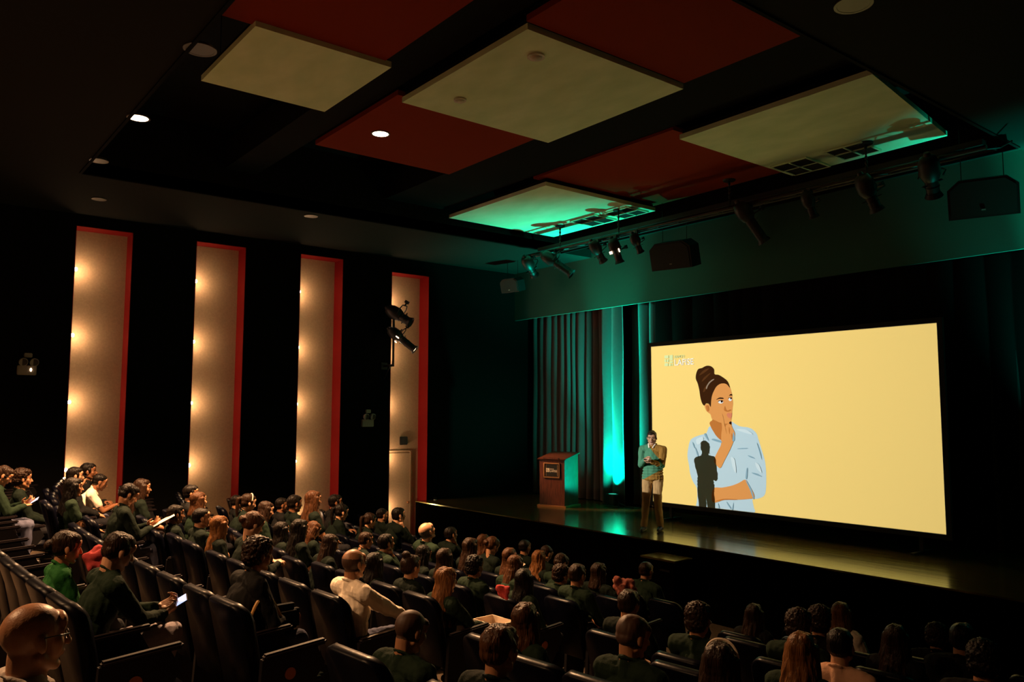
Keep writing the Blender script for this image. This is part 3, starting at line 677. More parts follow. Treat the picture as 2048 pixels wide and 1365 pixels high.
def head_prims(mb, X, s=1.0, fem=False):
    """X maps head space (y forward, z up) to body space"""
    R = X.to_3x3()
    def E(c, r, rot=None): mb.ell(X @ Vector(c), [k*s for k in r], R @ (rot if rot is not None else Matrix.Identity(3)), 20, 14)
    def Cp(a, r0, b, r1, n=10): mb.cap(X @ Vector(a), r0*s, X @ Vector(b), r1*s, n)
    E((0, -.014, .022), (.077, .096, .088)); E((0, .018, -.030), (.062, .073, .086))
    jw = .046 if fem else .054
    for sx in (-1, 1):
        Cp((sx*jw, .002, -.062), .022, (sx*.014, .062, -.098), .020); Cp((sx*.044, .052, -.018), .024, (sx*.036, .05, -.045), .024)
        Cp((sx*.012, .082, .020), .011, (sx*.046, .066, .018), .012)
        E((sx*.0305, .0715, .001), (.0135, .0125, .0115)); E((sx*.010, .104, -.034), (.0085, .010, .008))
        E((sx*.081, -.006, -.014), (.008, .017, .031), rotm(12, 0, sx*-18)); Cp((sx*.072, .002, -.03), .008, (sx*.074, .0, .01), .010)
    Cp((0, .086, .008), .0085, (0, .108, -.030), .0115); E((0, .062, -.100), (.024, .020, .018))
    E((0, .083, -.058), (.024, .015, .007)); E((0, .082, -.068), (.021, .014, .0075)); E((0, .073, -.055), (.032, .020, .022))
    E((0, .070, .045), (.058, .022, .034))
def paint_head(me, X, beard=None):
    """slots: 0 skin 1 lips 2 brow/stubble 3 eye white 4 iris"""
    Xi = X.inverted(); n = len(me.polygons)
    for p in me.polygons:
        c = Xi @ p.center
        if abs(c.x) > .1 or abs(c.y) > .13 or abs(c.z) > .14: continue
        ex = abs(c.x)-.0305; ez = c.z-.001
        if c.y > .070 and abs(c.x) < .021 and -.073 < c.z < -.052 and c.y > .084-abs(c.x)*.4: p.material_index = 1
        elif c.y > .06 and (ex/.0125)**2+(ez/.0062)**2 < 1: p.material_index = 4 if abs(ex) < .0055 else 3
        elif c.y > .05 and .016 < c.z+abs(abs(c.x)-.03)*.25 < .0255 and .011 < abs(c.x) < .052: p.material_index = 2
        elif beard == 'fringe':
            if c.y < .035 and -.062 < c.z < .040-.25*max(0, c.y) and c.y < .045-(c.z < -.02)*.04 and abs(c.x) < .079 and c.z < .04+(-c.y)*.25: p.material_index = 2
        elif beard == 'buzz':
            if (c.z > .045 and c.y < .075) or (c.y < .03 and c.z > -.055 and abs(c.x) < .0795): p.material_index = 2
        elif beard == 'beard':
            if c.z < -.045 and c.y > .0 and not(abs(c.x) < .02 and c.z > -.075 and c.y > .07): p.material_index = 2
ARM = (.285, .255)
class Pose: pass
def make_pose(name, lean=4, hp=0, hy=0, hr=0, hands=None, hdir=None, hback=None, curl=(.6, .6), s=1.0, fem=False, stand=False, voxel=.0075, beard=None, short=False, legs=None, twist=0,
              wide=1.0, sleeve='long', collar=True, seed=0, poles=None, point=(False, False), feet=True, neckf=0):
    P = Pose(); P.name = name
    pz = .95 if stand else .52
    pel = Vector((0, 0, pz)); a = math.radians(lean); sd = Vector((0, math.sin(a), math.cos(a))); T = rotm(0, 0, twist)
    fw = Vector((0, math.cos(a), -math.sin(a)))
    che = pel+sd*.31; nb = pel+sd*.50; sw = (.160 if fem else .185)*wide
    shl = [pel+sd*.455+(T @ Vector((sx*sw, 0, 0))) for sx in (-1, 1)]
    # note: index 0 = the person's left when facing +y is x<0
    nd = (sd+Vector((0, .25+neckf, .45))).normalized(); hc = nb+nd*.165*s
    X = Matrix.Translation(hc) @ rotm(hp, hr, hy).to_4x4() @ Matrix.Scale(s, 4) if False else Matrix.Translation(hc) @ rotm(hp, hr, hy).to_4x4()
    P.X = X; P.top = (X @ Vector((0, -.01, .11))).copy()
    hands = hands or [(-.10, .33, .64), (.10, .33, .64)]
    if stand and hands is None: pass
    elbows = []; wrists = []
    for i, sx in enumerate((-1, 1)):
        pole = (poles[i] if poles else (sx*.8, -.5, -.8)); e, w = ik(shl[i], hands[i], *ARM, pole); elbows.append(e); wrists.append(w)
    hips = [pel+Vector((sx*.092, 0, -.01)) for sx in (-1, 1)]
    if stand: lg = legs or [((-.11, .02, .50), (-.12, -.01, .09)), ((.11, .05, .50), (.13, .03, .09))]
    else: lg = legs or [((-.12, .46, .53), (-.12, .45, .09)), ((.12, .46, .53), (.13, .43, .09))]
    P.hands = wrists
    # continuous body
    b = MB(); head_prims(b, X, 1, fem)
    nr = .050 if fem else .058
    b.cap(nb+sd*-.03, nr*1.08, X @ Vector((0, -.026, -.055)), nr*.92, 14); b.cap(nb+sd*-.02+fw*.01, nr, X @ Vector((0, .0, -.07)), nr*.72, 12)
    def torso(m, g):
        m.ell(pel+Vector((0, 0, 0)), (.158*wide+g, .118+g, .12+g), rotm(-lean*.5), 20, 14)
        m.ell(pel+sd*.17, (.132*wide+g, .102+g, .16+g), rotm(-lean), 20, 14)
        m.ell(che+fw*.005, (.150*wide+g, .112+g, .165+g), rotm(-lean, 0, twist), 20, 14)
        m.cap(shl[0]+(nb-shl[0])*.12, .060+g, shl[1]+(nb-shl[1])*.12, .060+g, 14)
        for i in (0, 1): m.cap(shl[i], .058+g, nb+sd*.0, .048+g*.8, 12)
        if fem:
            for sx in (-1, 1): m.ell(che+fw*.075+Vector((sx*.068, 0, .0)), (.062+g, .055+g, .06+g), None, 12, 8)
        if wide > 1.08: m.ell(pel+sd*.13+fw*.06, (.13*wide+g, .10*wide+g, .13+g), rotm(-lean), 16, 10)
    torso(b, 0)
    for i in (0, 1):
        b.cap(shl[i], .052, elbows[i], .038, 12); b.cap(elbows[i], .037, wrists[i], .025, 12)
        fa = (wrists[i]-elbows[i]).normalized(); dd = Vector(hdir[i]) if hdir and hdir[i] else fa+Vector((0, 0, -.1))
        bk = Vector(hback[i]) if hback and hback[i] else Vector((0, 0, 1)); sd_ = Vector((1 if i == 0 else -1, 0, .3))
        hand(b, wrists[i], dd, bk, sd_, curl[i], .96 if fem else 1.04, point=point[i])
        k, an = Vector(lg[i][0]), Vector(lg[i][1])
        b.cap(hips[i], .080, k, .055, 14); b.cap(k, .054, k.lerp(an, .3), .055, 12); b.cap(k.lerp(an, .3), .053, an, .036, 12)
        b.cap(an+Vector((0, -.03, -.035)), .034, an+Vector((0, .13, -.055)), .026, 10)
    P.body = union(b, name+'_body', voxel, 3, 5); paint_head(P.body, X, beard)
    # shirt
    m = MB(); g = .012; torso(m, g)
    if stand:
        for dz in (-.045, 0, .05, .10, .15): m.ell(pel+Vector((0, 0, dz)), (.194-.1*max(0, dz), .150, .055), None, 20, 12)
    for i in (0, 1):
        if sleeve == 'long':
            m.cap(shl[i], .058+g, elbows[i], .042+g, 12); m.cap(elbows[i], .042+g, elbows[i].lerp(wrists[i], .93), .031+g*.6, 12)
        elif sleeve == 'rolled':
            m.cap(shl[i], .058+g, elbows[i], .044+g, 12); m.cap(elbows[i], .044+g, elbows[i].lerp(wrists[i], .35), .040+g, 12)
        else: m.cap(shl[i], .058+g, shl[i].lerp(elbows[i], .62), .048+g, 12)
    m.cap(nb+sd*-.055, nr+.024, nb+sd*.0, nr+.013, 14)
    if collar:
        for k in range(12):
            a0, a1 = 2*PI*k/12, 2*PI*(k+1)/12
            q = lambda a_: nb+Vector((math.cos(a_)*(nr+.012), 0, 0))+fw*(math.sin(a_)*(nr+.014)+.008)+sd*(.028-.028*math.sin(a_))
            m.cap(q(a0), .011, q(a1), .011, 6)
    P.shirt = union(m, name+'_shirt', voxel*1.05, 2, 1, .010, (14, 14, 8), seed)
    # trousers
    m = MB(); m.ell(pel+Vector((0, 0, -.005)), (.172*wide, .130, .115), None, 20, 12); m.ell(pel+sd*.10, (.152*wide, .122, .05), rotm(-lean), 16, 10)
    for i in (0, 1):
        k, an = Vector(lg[i][0]), Vector(lg[i][1])
        m.cap(hips[i], .098, k, .072, 14); m.cap(k, .070, an+Vector((0, 0, .0)), .056, 12)
    P.trousers = union(m, name+'_trousers', voxel*1.15, 2, 1, .012, (12, 12, 7), seed+3)
    P.shoes = []
    for i in (0, 1):
        an = Vector(lg[i][1]); m = MB(); m.cap(an+Vector((0, -.045, -.045)), .042, an+Vector((0, .02, -.035)), .045, 10); m.cap(an+Vector((0, .02, -.045)), .042, an+Vector((0, .15, -.058)), .032, 10)
        P.shoes.append(union(m, name+'_shoe', .012, 1, 1))
    P.hair = {}; P.nb = nb; P.sd = sd; P.fem = fem
    return P
def make_hair(P, style, seed=0):
    key = style
    if key in P.hair: return P.hair[key]
    X = P.X; R = X.to_3x3(); m = MB()
    def E(c, r, rot=None): m.ell(X @ Vector(c), r, R @ (rot if rot is not None else Matrix.Identity(3)), 20, 14)
    amp = .005; vox = .0065
    if style in ('short', 'side'):
        E((0, -.026, .034), (.081, .094, .090)); E((0, .012, .066), (.066, .078, .052)); E((0, -.045, -.01), (.077, .068, .062))
        for sx in (-1, 1): E((sx*.062, .018, .018), (.021, .024, .04))
        if style == 'side': E((.01, .045, .082), (.06, .045, .032), rotm(0, 12, 0)); 
        amp = .006
    elif style == 'crop':
        E((0, -.024, .030), (.0805, .094, .088)); E((0, .006, .058), (.066, .075, .053)); E((0, -.045, -.012), (.0755, .066, .055)); amp = .003
    elif style == 'curly':
        E((0, -.028, .038), (.094, .100, .098)); E((0, .020, .074), (.074, .072, .05)); E((0, -.05, -.02), (.088, .075, .07)); amp = .011
    elif style in ('long', 'straight', 'bob', 'wavy', 'pony', 'bun', 'lowbun'):
        E((0, -.026, .034), (.084, .098, .092)); E((0, .010, .066), (.070, .078, .053)); E((0, -.046, -.01), (.080, .070, .065))
        if style in ('pony', 'bun', 'lowbun'):
            for sx in (-1, 1): E((sx*.066, .005, .02), (.019, .04, .045))
            if style == 'pony':
                m.cap(X @ Vector((0, -.115, .04)), .026, X @ Vector((0, -.150, .02)), .030)
                p = X @ Vector((0, -.15, .02))
                for k in range(5): q = p+Vector((.006*math.sin(k*2), -.012+.006*k, -.055)); m.cap(p, .032-.003*k, q, .029-.003*k); p = q
            elif style == 'bun': m.ell(X @ Vector((0, -.075, .125)), (.045, .045, .038), None, 16, 10); m.cap(X @ Vector((0, -.06, .09)), .03, X @ Vector((0, -.072, .115)), .028)
            else: m.ell(X @ Vector((0, -.125, .0)), (.042, .036, .040), None, 16, 10)
        else:
            ln = dict(bob=.15, long=.30, straight=.38, wavy=.27)[style]; rnd = random.Random(seed+5)
            N = 13
            for k in range(N):
                a_ = -PI*.02+(PI*1.04)*k/(N-1)   # from one side round the back to the other
                x, y = math.cos(a_)*.078, -math.sin(a_)*.082-.004
                p = X @ Vector((x, y+.01, .03)); q = X @ Vector((x*1.10, y*1.05, -.065)); m.cap(p, .026, q, .026, 8)
                steps = int(ln/.055); pr = q
                for j in range(steps):
                    out = (.006 if j < 2 else .002); spread = 1+.02*j
                    nx = pr+Vector((x*.10+rnd.uniform(-.005, .005), y*.06-(.010 if j < 3 else .004), -.055))
                    if style == 'wavy': nx += Vector((.010*math.sin(j*2.1+k), .008*math.cos(j*1.7+k), 0))
                    r1 = .025-.0010*j; m.cap(pr, r1+.001, nx, max(.010, r1), 8); pr = nx
            amp = .007 if style != 'wavy' else .012
    me = union(m, P.name+'_hair_'+style, vox, 2, 1, amp, (26, 26, 7) if style != 'curly' else (60, 60, 60), seed)
    P.hair[key] = me; return me
def make_glasses(P):
    if hasattr(P, 'glasses'): return P.glasses
    m = MB(); X = P.X
    for sx in (-1, 1):
        ring = [X @ Vector((sx*.031+.023*math.cos(t), .094-abs(.023*math.cos(t)+.031)*.16, .0+.017*math.sin(t))) for t in [2*PI*k/14 for k in range(15)]]
        m.tube(ring, .0018, 5); m.tube([X @ Vector((sx*.054, .087, .006)), X @ Vector((sx*.079, .045, .010)), X @ Vector((sx*.084, .0, .008)), X @ Vector((sx*.082, -.015, -.01))], .002, 5)
    m.tube([X @ Vector((-.009, .092, .003)), X @ Vector((.009, .092, .003))], .0018, 5)
    P.glasses = m.mesh(P.name+'_glasses', 1, 'all'); return P.glasses
def place_person(P, loc, rz, scale, skin, hair, style, shirt, trousers, label, group=None, glasses=False, brow=None):
    t = empty('person', loc, rz); t.scale = scale; tag(t, label, 'person', group)
    brow = brow or hair
    link('body', P.body, [skin, 'lips', brow, 'eye_white', 'eye_dark'], t)
    if style: link('hair', make_hair(P, style), [hair], t)
    link('shirt', P.shirt, [shirt], t); link('trousers', P.trousers, [trousers], t)
    for s in P.shoes: link('shoe', s, ['shoe'], t)
    if glasses: link('glasses', make_glasses(P), ['black_metal'], t)
    return t

# bank of seated poses (x<0 is the person's left)
LAP = [(-.10, .33, .66), (.09, .34, .66)]
BK = {}
def bank(n, **k): BK[n] = make_pose(n, **k)
bank('up', lean=0, hp=-4, hy=6, seed=1)
bank('up_f', lean=2, hp=-3, hy=8, fem=True, seed=2, sleeve='short')
bank('up2', lean=4, hp=0, hy=-8, hr=4, seed=3, hands=[(-.02, .30, .74), (.05, .27, .70)], wide=1.08)
bank('up2_f', lean=5, hp=2, hy=18, hr=-3, fem=True, seed=4, hands=[(-.05, .36, .66), (.14, .30, .66)])
bank('fwd', lean=22, hp=-8, hy=0, seed=5, hands=[(-.06, .44, .66), (.07, .45, .66)])
bank('fwd_f', lean=20, hp=-14, hy=4, fem=True, seed=6, hands=[(-.05, .40, .68), (.06, .42, .68)])
bank('down', lean=14, hp=-32, hy=0, seed=7, hands=[(-.05, .40, .80), (.06, .42, .78)], hback=[(0, -.4, -1), (0, -.4, -1)], curl=(.5, .5))
bank('down_f', lean=10, hp=-28, hy=0, fem=True, seed=8, hands=[(-.04, .36, .78), (.06, .38, .77)], curl=(.7, .7))
bank('chin', lean=14, hp=6, hy=2, seed=9, hands=[(-.08, .38, .66), (.05, .255, .985)], hdir=[None, (-.2, -.25, 1)], hback=[None, (.4, .8, .2)], curl=(.6, 1.2), poles=[(-.8, -.4, -.8), (.6, .3, -1)])
bank('look', lean=-6, hp=24, hy=4, seed=10, wide=1.08, beard='fringe')
bank('crop', lean=2, hp=-2, hy=2, seed=12, beard='buzz', sleeve='short')
# individual poses of the people nearest the camera
bank('H_bald_front', lean=-2, hp=-2, hy=4, seed=21, voxel=.0055, wide=1.1)
bank('H_phone', lean=17, hp=-24, hy=2, seed=22, voxel=.0055, hands=[(-.045, .49, .74), (.03, .50, .70)], hdir=[(.3, 1, .35), (-.1, 1, .4)], hback=[(-.5, -.2, -.8), (.5, -.2, -.8)], curl=(.7, .8), wide=1.06,
     legs=[((-.14, .47, .55), (-.14, .46, .09)), ((.13, .52, .60), (.12, .40, .09))])
bank('H_woman_green', lean=9, hp=-12, hy=-6, fem=True, seed=23, voxel=.0058, hands=[(-.02, .34, .74), (.06, .36, .72)], curl=(.9, .9))
bank('H_white', lean=-3, hp=-3, hy=6, seed=24, voxel=.0055, beard='fringe', hands=[(.10, .47, .70), (.16, .49, .68)], wide=1.08, hdir=[(.4, 1, -.2), (.2, 1, -.3)], curl=(.9, .9), poles=[(-.8, -.5, -.8), (.75, -.2, -.7)],
     legs=[((-.12, .46, .53), (-.12, .45, .09)), ((.12, .47, .60), (.10, .50, .12))])
bank('H_bald_mid', lean=10, hp=-18, hy=-4, seed=25, voxel=.0058, beard='buzz', wide=1.05)
bank('H_bag', lean=16, hp=-8, hy=0, fem=True, seed=26, voxel=.006, hands=[(-.03, .40, .70), (.08, .42, .70)])
bank('H_long', lean=4, hp=-5, hy=-14, fem=True, seed=27, voxel=.006, hands=[(-.05, .42, .72), (.13, .44, .72)])
bank('H_boy', lean=16, hp=2, hy=0, seed=28, hands=[(-.08, .38, .66), (.07, .26, .97)], hdir=[None, (-.2, -.3, 1)], hback=[None, (.4, .8, .2)], curl=(.6, 1.2), poles=[(-.8, -.4, -.8), (.6, .3, -1)])
bank('H_lean_white', lean=34, hp=-20, hy=0, seed=29, hands=[(-.05, .58, .72), (.08, .60, .74)], sleeve='short', hdir=[(.2, 1, .3), (-.1, 1, .3)])
bank('H_neck', lean=6, hp=-14, hy=-22, seed=30, voxel=.006, beard='buzz')
bank('H_hand_up', lean=2, hp=0, hy=-6, seed=31, hands=[(-.08, .33, .66), (.28, .10, 1.03)], hdir=[None, (.0, .2, 1)], hback=[None, (.9, -.3, .1)], curl=(.6, 1.3), poles=[(-.8, -.4, -.8), (.7, .2, -1)])
bank('H_broad', lean=9, hp=-2, hy=4, seed=32, hands=[(-.02, .36, .72), (.12, .37, .68)], wide=1.12, legs=[((-.16, .46, .54), (-.12, .45, .09)), ((.17, .47, .62), (.02, .60, .22))])

S_, B_, T_ = 'skin_tan', 'skin_brown', 'skin_light'
HB, HD, HN, HG, HY_ = 'hair_black', 'hair_dark', 'hair_brown', 'hair_gold', 'hair_grey'
PEOPLE = [
# px, py, row, pose, hair style, skin, hair colour, shirt, trousers, label, options
(70, 1207, 0, 'H_bald_front', None, S_, HD, 'pale', 'jeans', 'bald man with glasses in the bottom left corner', dict(g=1, y=.12)),
(250, 1070, 1, 'H_phone', 'short', T_, HD, 'green', 'lightjeans', 'dark haired man in green jumper bent over a lit phone', dict(phone=1)),
(140, 1066, 1, 'H_woman_green', 'lowbun', S_, HD, 'bright_green', 'dark', 'woman in bright green top with tied hair and earring', dict(ear=1)),
(18, 936, 1, 'down', 'short', S_, HD, 'green', 'jeans', 'man with glasses looking at a phone at the left edge', dict(g=1, phone=1, s=1)),
(46, 940, 2, 'up', 'curly', S_, HD, 'deep_green', 'dark', 'curly haired person behind the man at the left edge', {}),
(151, 936, 2, 'up', 'short', T_, HB, 'black', 'dark', 'short haired man at the first lit niche, left of three heads', {}),
(177, 928, 3, 'up2', 'short', B_, HB, 'black', 'dark', 'tallest head in front of the first lit niche', dict(y=0.15)),
(148, 958, 1, 'up_f', 'long', S_, HB, 'green', 'dark', 'long dark haired woman in green below the first lit niche', dict(y=.75)),
(163, 950, 2, 'fwd_f', 'pony', T_, HB, 'black', 'dark', 'woman peeking out behind the long dark haired one at the first niche', {}),
(205, 950, 2, 'H_lean_white', 'crop', B_, HB, 'white', 'jeans', 'man in white T shirt leaning forward at the first niche', dict(paper=1)),
(285, 960, 3, 'up_f', 'long', S_, HD, 'deep_green', 'dark', 'dim long haired woman between the first and second niches', dict(y=-0.2)),
(268, 972, 2, 'down', 'short', S_, HB, 'deep_green', 'jeans', 'man holding white papers between the first and second niches', dict(paper=1, y=0.2)),
(382, 972, 3, 'up2', 'short', S_, HB, 'black', 'dark', 'dark head at the foot of the second lit niche, left one', dict(y=0.4)),
(396, 986, 3, 'up2_f', 'bob', T_, HN, 'green', 'dark', 'brown haired head at the foot of the second lit niche, right one', dict(y=0.3)),
(352, 1012, 3, 'up', 'short', B_, HB, 'deep_green', 'dark', 'black haired man below the second niche, facing the stage', dict(y=-0.1)),
(403, 1018, 3, 'up2', 'crop', S_, HB, 'deep_green', 'dark', 'short haired man below the second niche with lit cheek', dict(y=0)),
(438, 1034, 3, 'up2_f', 'long', T_, HG, 'deep_green', 'dark', 'woman with long light brown hair below the second niche', {}),
(500, 990, 4, 'fwd_f', 'pony', T_, HD, 'deep_green', 'dark', 'woman with hairband just right of the second niche', dict(band=1)),
(535, 1005, 4, 'fwd_f', 'bob', T_, HD, 'green', 'dark', 'woman with bobbed hair leaning right of the second niche', dict(y=.05)),
(474, 992, 4, 'up', 'short', S_, HB, 'black', 'dark', 'dim dark head directly right of the second niche', dict(y=0.45)),
(590, 992, 5, 'up', 'short', B_, HB, 'deep_green', 'dark', 'man in profile at the left edge of the third niche', {}),
(564, 997, 5, 'up2', 'crop', B_, HB, 'black', 'dark', 'dim man just left of the third niche', {}),
(627, 984, 5, 'up_f', 'straight', S_, HN, 'deep_green', 'dark', 'woman with very long brown hair in front of the third niche', {}),
(671, 991, 6, 'up2', 'short', B_, HB, 'black', 'dark', 'dark head at the right edge of the third niche', {}),
(686, 1010, 6, 'fwd_f', 'pony', T_, HB, 'deep_green', 'dark', 'woman in profile right of the third niche', dict(y=-0.3)),
(516, 1028, 3, 'down_f', 'lowbun', T_, HN, 'deep_green', 'dark', 'bent head with brown hair left of the striped sleeve', dict(y=0)),
(520, 1078, 2, 'H_bag', 'curly', S_, HD, 'black', 'jeans', 'woman with dark curls and a golden bag strap, empty seats beside her', {}),
(562, 1046, 4, 'up2_f', 'long', S_, HB, 'deep_green', 'dark', 'dark haired woman above the row of empty seats, left one', {}),
(600, 1041, 4, 'up_f', 'long', S_, HB, 'deep_green', 'dark', 'dark haired woman above the row of empty seats, middle one', {}),
(633, 1046, 5, 'down_f', 'long', T_, HN, 'deep_green', 'dark', 'woman with face lit from below under the third niche', dict(y=-0.35)),
(664, 1071, 4, 'fwd_f', 'long', T_, HD, 'deep_green', 'dark', 'dark haired woman left of the bald man in white', dict(y=-0.1)),
(796, 1017, 7, 'H_boy', 'short', T_, HB, 'deep_green', 'dark', 'boy with chin on hand in front of the door', dict(y=-0.25)),
(765, 1018, 7, 'up', 'crop', S_, HB, 'deep_green', 'dark', 'dark headed man just left of the door', {}),
(742, 1028, 6, 'fwd_f', 'pony', T_, HD, 'deep_green', 'dark', 'woman with lit forehead and tied hair left of the door', {}),
(847, 1048, 6, 'look', None, T_, HY_, 'green', 'dark', 'balding man tipping his head back below the red edge', dict(brow='hair_grey')),
(900, 1056, 7, 'chin', 'short', S_, HB, 'deep_green', 'dark', 'bearded man in profile right of the balding man looking up', {}),
(733, 1066, 5, 'fwd', 'short', S_, HD, 'deep_green', 'dark', 'man in profile behind the bald head in white', {}),
(770, 1070, 5, 'chin', 'short', S_, HB, 'green', 'dark', 'man resting chin on hand right of the bald man in white', dict(y=-.15)),
(748, 1108, 4, 'up2_f', 'bob', S_, HB, 'deep_green', 'dark', 'dark bobbed head touching the bald man in white', {}),
(708, 1099, 3, 'H_white', None, S_, 'stubble', 'white', 'jeans', 'bald man in a creased white shirt with glasses', dict(g=1)),
(822, 1112, 4, 'up_f', 'bun', T_, HD, 'deep_green', 'dark', 'woman with a small hair bun left of the long haired one', {}),
(850, 1093, 5, 'fwd_f', 'long', S_, HB, 'deep_green', 'dark', 'dark haired woman with orange ear behind the bun', {}),
(888, 1099, 5, 'up2_f', 'straight', T_, HD, 'deep_green', 'dark', 'woman with straight dark hair and lit cheek, centre left', {}),
(893, 1137, 4, 'H_long', 'straight', T_, HG, 'green', 'dark', 'woman with very long golden hair over a green back', dict(box=1)),
(941, 1078, 6, 'up_f', 'long', S_, HD, 'deep_green', 'dark', 'dark haired woman in the left of the centre rows', {}),
(966, 1071, 7, 'up2_f', 'wavy', T_, HN, 'deep_green', 'dark', 'wavy brown haired woman beside the paper reader', dict(y=0.1)),
(990, 1077, 7, 'down_f', 'lowbun', T_, HN, 'deep_green', 'dark', 'woman reading a pale paper near the stage corner', dict(paper=1, y=-0.15)),
(950, 1114, 5, 'up', 'curly', S_, HB, 'green', 'dark', 'big dark head of hair in the centre of the rows', {}),
(1018, 1098, 6, 'up2_f', 'straight', S_, HN, 'deep_green', 'dark', 'woman with reddish brown hair, centre rows', dict(y=0.2)),
(1050, 1081, 8, 'up', 'crop', S_, HB, 'deep_green', 'dark', 'man with a shaved head nearest the stage, left of centre', dict(y=0.1)),
(1033, 1113, 6, 'fwd_f', 'long', T_, HN, 'green', 'dark', 'woman leaning right with a lit light brown fringe', dict(y=-0.28)),
(1078, 1103, 7, 'up_f', 'wavy', T_, HG, 'deep_green', 'dark', 'woman with golden wavy hair left of the lit phone', dict(y=0.1)),
(1098, 1094, 8, 'down', 'crop', S_, HD, 'deep_green', 'dark', 'man looking at a lit phone near the stage', dict(phone=1, y=-0.1)),
(1128, 1111, 7, 'down', 'short', S_, HD, 'green', 'dark', 'brown haired man right of the lit phone', dict(y=-0.1)),
(1046, 1140, 5, 'up2_f', 'straight', S_, HB, 'green', 'dark', 'woman with straight black hair in green, centre', {}),
(1155, 1130, 6, 'up', 'short', S_, HD, 'green', 'dark', 'broad man in green with dark brown hair, centre', dict(y=-.05)),
(1122, 1132, 6, 'up2', 'curly', S_, HD, 'green', 'dark', 'man with tousled brown hair and orange ear, centre', dict(y=0.2)),
(1048, 1209, 3, 'up2_f', 'long', S_, HN, 'green', 'dark', 'woman with orange lit crown in the lower centre', dict(y=.1)),
(1197, 1128, 7, 'H_hand_up', 'bob', T_, HD, 'deep_green', 'dark', 'person with bobbed hair raising a brightly lit hand', {}),
(1292, 1125, 8, 'H_broad', 'crop', S_, HD, 'green', 'lightjeans', 'broad shouldered man in green in the front row', {}),
(1258, 1182, 5, 'up', 'short', S_, HD, 'deep_green', 'dark', 'man with thick dark hair in front of the broad one', dict(y=-.2)),
(1272, 1233, 3, 'H_neck', 'crop', S_, 'stubble', 'green', 'dark', 'short haired man in green with lit neck, bottom centre', {}),
(830, 1221, 2, 'H_bald_mid', None, S_, 'stubble', 'green', 'dark', 'shaven headed man in green below the white shirt', {}),
(1000, 1253, 2, 'up', 'short', S_, HN, 'deep_green', 'dark', 'orange lit brown head at the bottom left of centre', {}),
(1397, 1209, 5, 'up', 'curly', S_, HD, 'green', 'dark', 'man with thick dark hair right of the pale jeans', dict(y=-.3)),
(1508, 1210, 7, 'up_f', 'long', S_, HD, 'black', 'dark', 'lone dark haired woman left of the two curly heads', dict(y=-.25)),
(1598, 1222, 5, 'up', 'curly', S_, HD, 'green', 'dark', 'left one of the two curly heads at the lower right', dict(y=0.1)),
(1640, 1215, 6, 'up', 'curly', S_, HD, 'black', 'dark', 'right one of the two curly heads at the lower right', {}),
(1681, 1207, 8, 'up_f', 'bob', T_, HG, 'white', 'dark', 'blond bobbed woman in a white top near the stage', dict(y=-.3)),
(1602, 1268, 4, 'up_f', 'long', T_, HG, 'green', 'dark', 'large golden haired head at the bottom right', {}),
(1680, 1258, 5, 'crop', 'crop', T_, HB, 'tan', 'dark', 'short haired man in a pale tan T shirt', dict(y=-.25)),
(1440, 1288, 3, 'up_f', 'bob', S_, HD, 'black', 'dark', 'dark head with a pale hairband at the bottom', dict(band=1)),
(1790, 1252, 6, 'up_f', 'straight', S_, HD, 'black', 'dark', 'dim long haired head right of the tan T shirt', {}),
(1873, 1250, 7, 'H_hand_up', 'curly', S_, HD, 'black', 'dark', 'dim curly head behind a striped cuff', dict(cuff=1, y=0.2)),
(1925, 1250, 7, 'up2', 'short', S_, HB, 'black', 'dark', 'dim man with a lit ear near the right edge', dict(y=-0.4)),
(1966, 1285, 5, 'up', 'curly', S_, HB, 'black', 'dark', 'very dark head near the bottom right corner', {}),
]
# ------------------------------------------------------------------ seats
def seat_meshes():
    bk = MB(); th = .085; tilt = math.radians(13); out = []
    n = 14; w = .245; z0, z1 = .0, .60
    # rounded outline in xz
    pts = []; r = .11
    for a in range(7): t = PI/2*a/6; pts.append((w-r+r*math.cos(t), z1-r+r*math.sin(t)))
    for a in range(7): t = PI/2+PI/2*a/6; pts.append((-w+r+r*math.cos(t), z1-r+r*math.sin(t)))
    pts += [(-w+.02, z0), (w-.02, z0)]
    vs = []; fs = []; N = len(pts)
    for (dy, s) in ((-.034, .95), (-.022, 1.0), (.022, 1.0), (.046, .90)):
        for (x, z) in pts: vs.append((x*s, dy+.05*(x/w)**2*(1 if dy > 0 else .8), (z-.3)*s+.3))
    for i in range(3):
        for k in range(N): fs.append((i*N+k, i*N+(k+1) % N, (i+1)*N+(k+1) % N, (i+1)*N+k))
    for base, sgn in ((0, -1), (3*N, 1)):
        c = len(vs); vs.append((0, vs[base][1]+sgn*.012-.03*(sgn > 0), .3))
        for k in range(N): fs.append((base+k, base+(k+1) % N, c))
    R = Matrix.Rotation(tilt, 3, 'X')
    bk.add([R @ Vector(v)+Vector((0, -.13, .35)) for v in vs], fs); a = bk.mesh('seat_backrest', 1, 'all')
    m = MB(); m.box((0, .12, .405), (.47, .46, .11), bev=.04); b = m.mesh('seat_cushion', 1, 'all')
    m = MB(); m.box((.28, .10, .635), (.055, .42, .035), rotm(4), .012); c = m.mesh('seat_armrest', 1, True)
    m = MB(); m.prism([(-.16, .0), (-.14, .30), (-.12, .61), (.24, .63), (.30, .52), (.14, .30), (.10, .0)], .262, .298, 'yz'); d = m.mesh('seat_side', 1)
    m = MB(); m.tube([(.245, .02, .39), (-.245, .02, .39)], .022, 10); m.box((0, -.02, .375), (.40, .10, .02)); e = m.mesh('seat_bar', 1)
    m = MB(); m.tube([(.298, .06, .50), (.304, .06, .50)], .036, 20); g = m.mesh('seat_badge', 1)
    return a, b, c, d, e, g
SM = seat_meshes()
seat_proto = empty('theatre_seat')
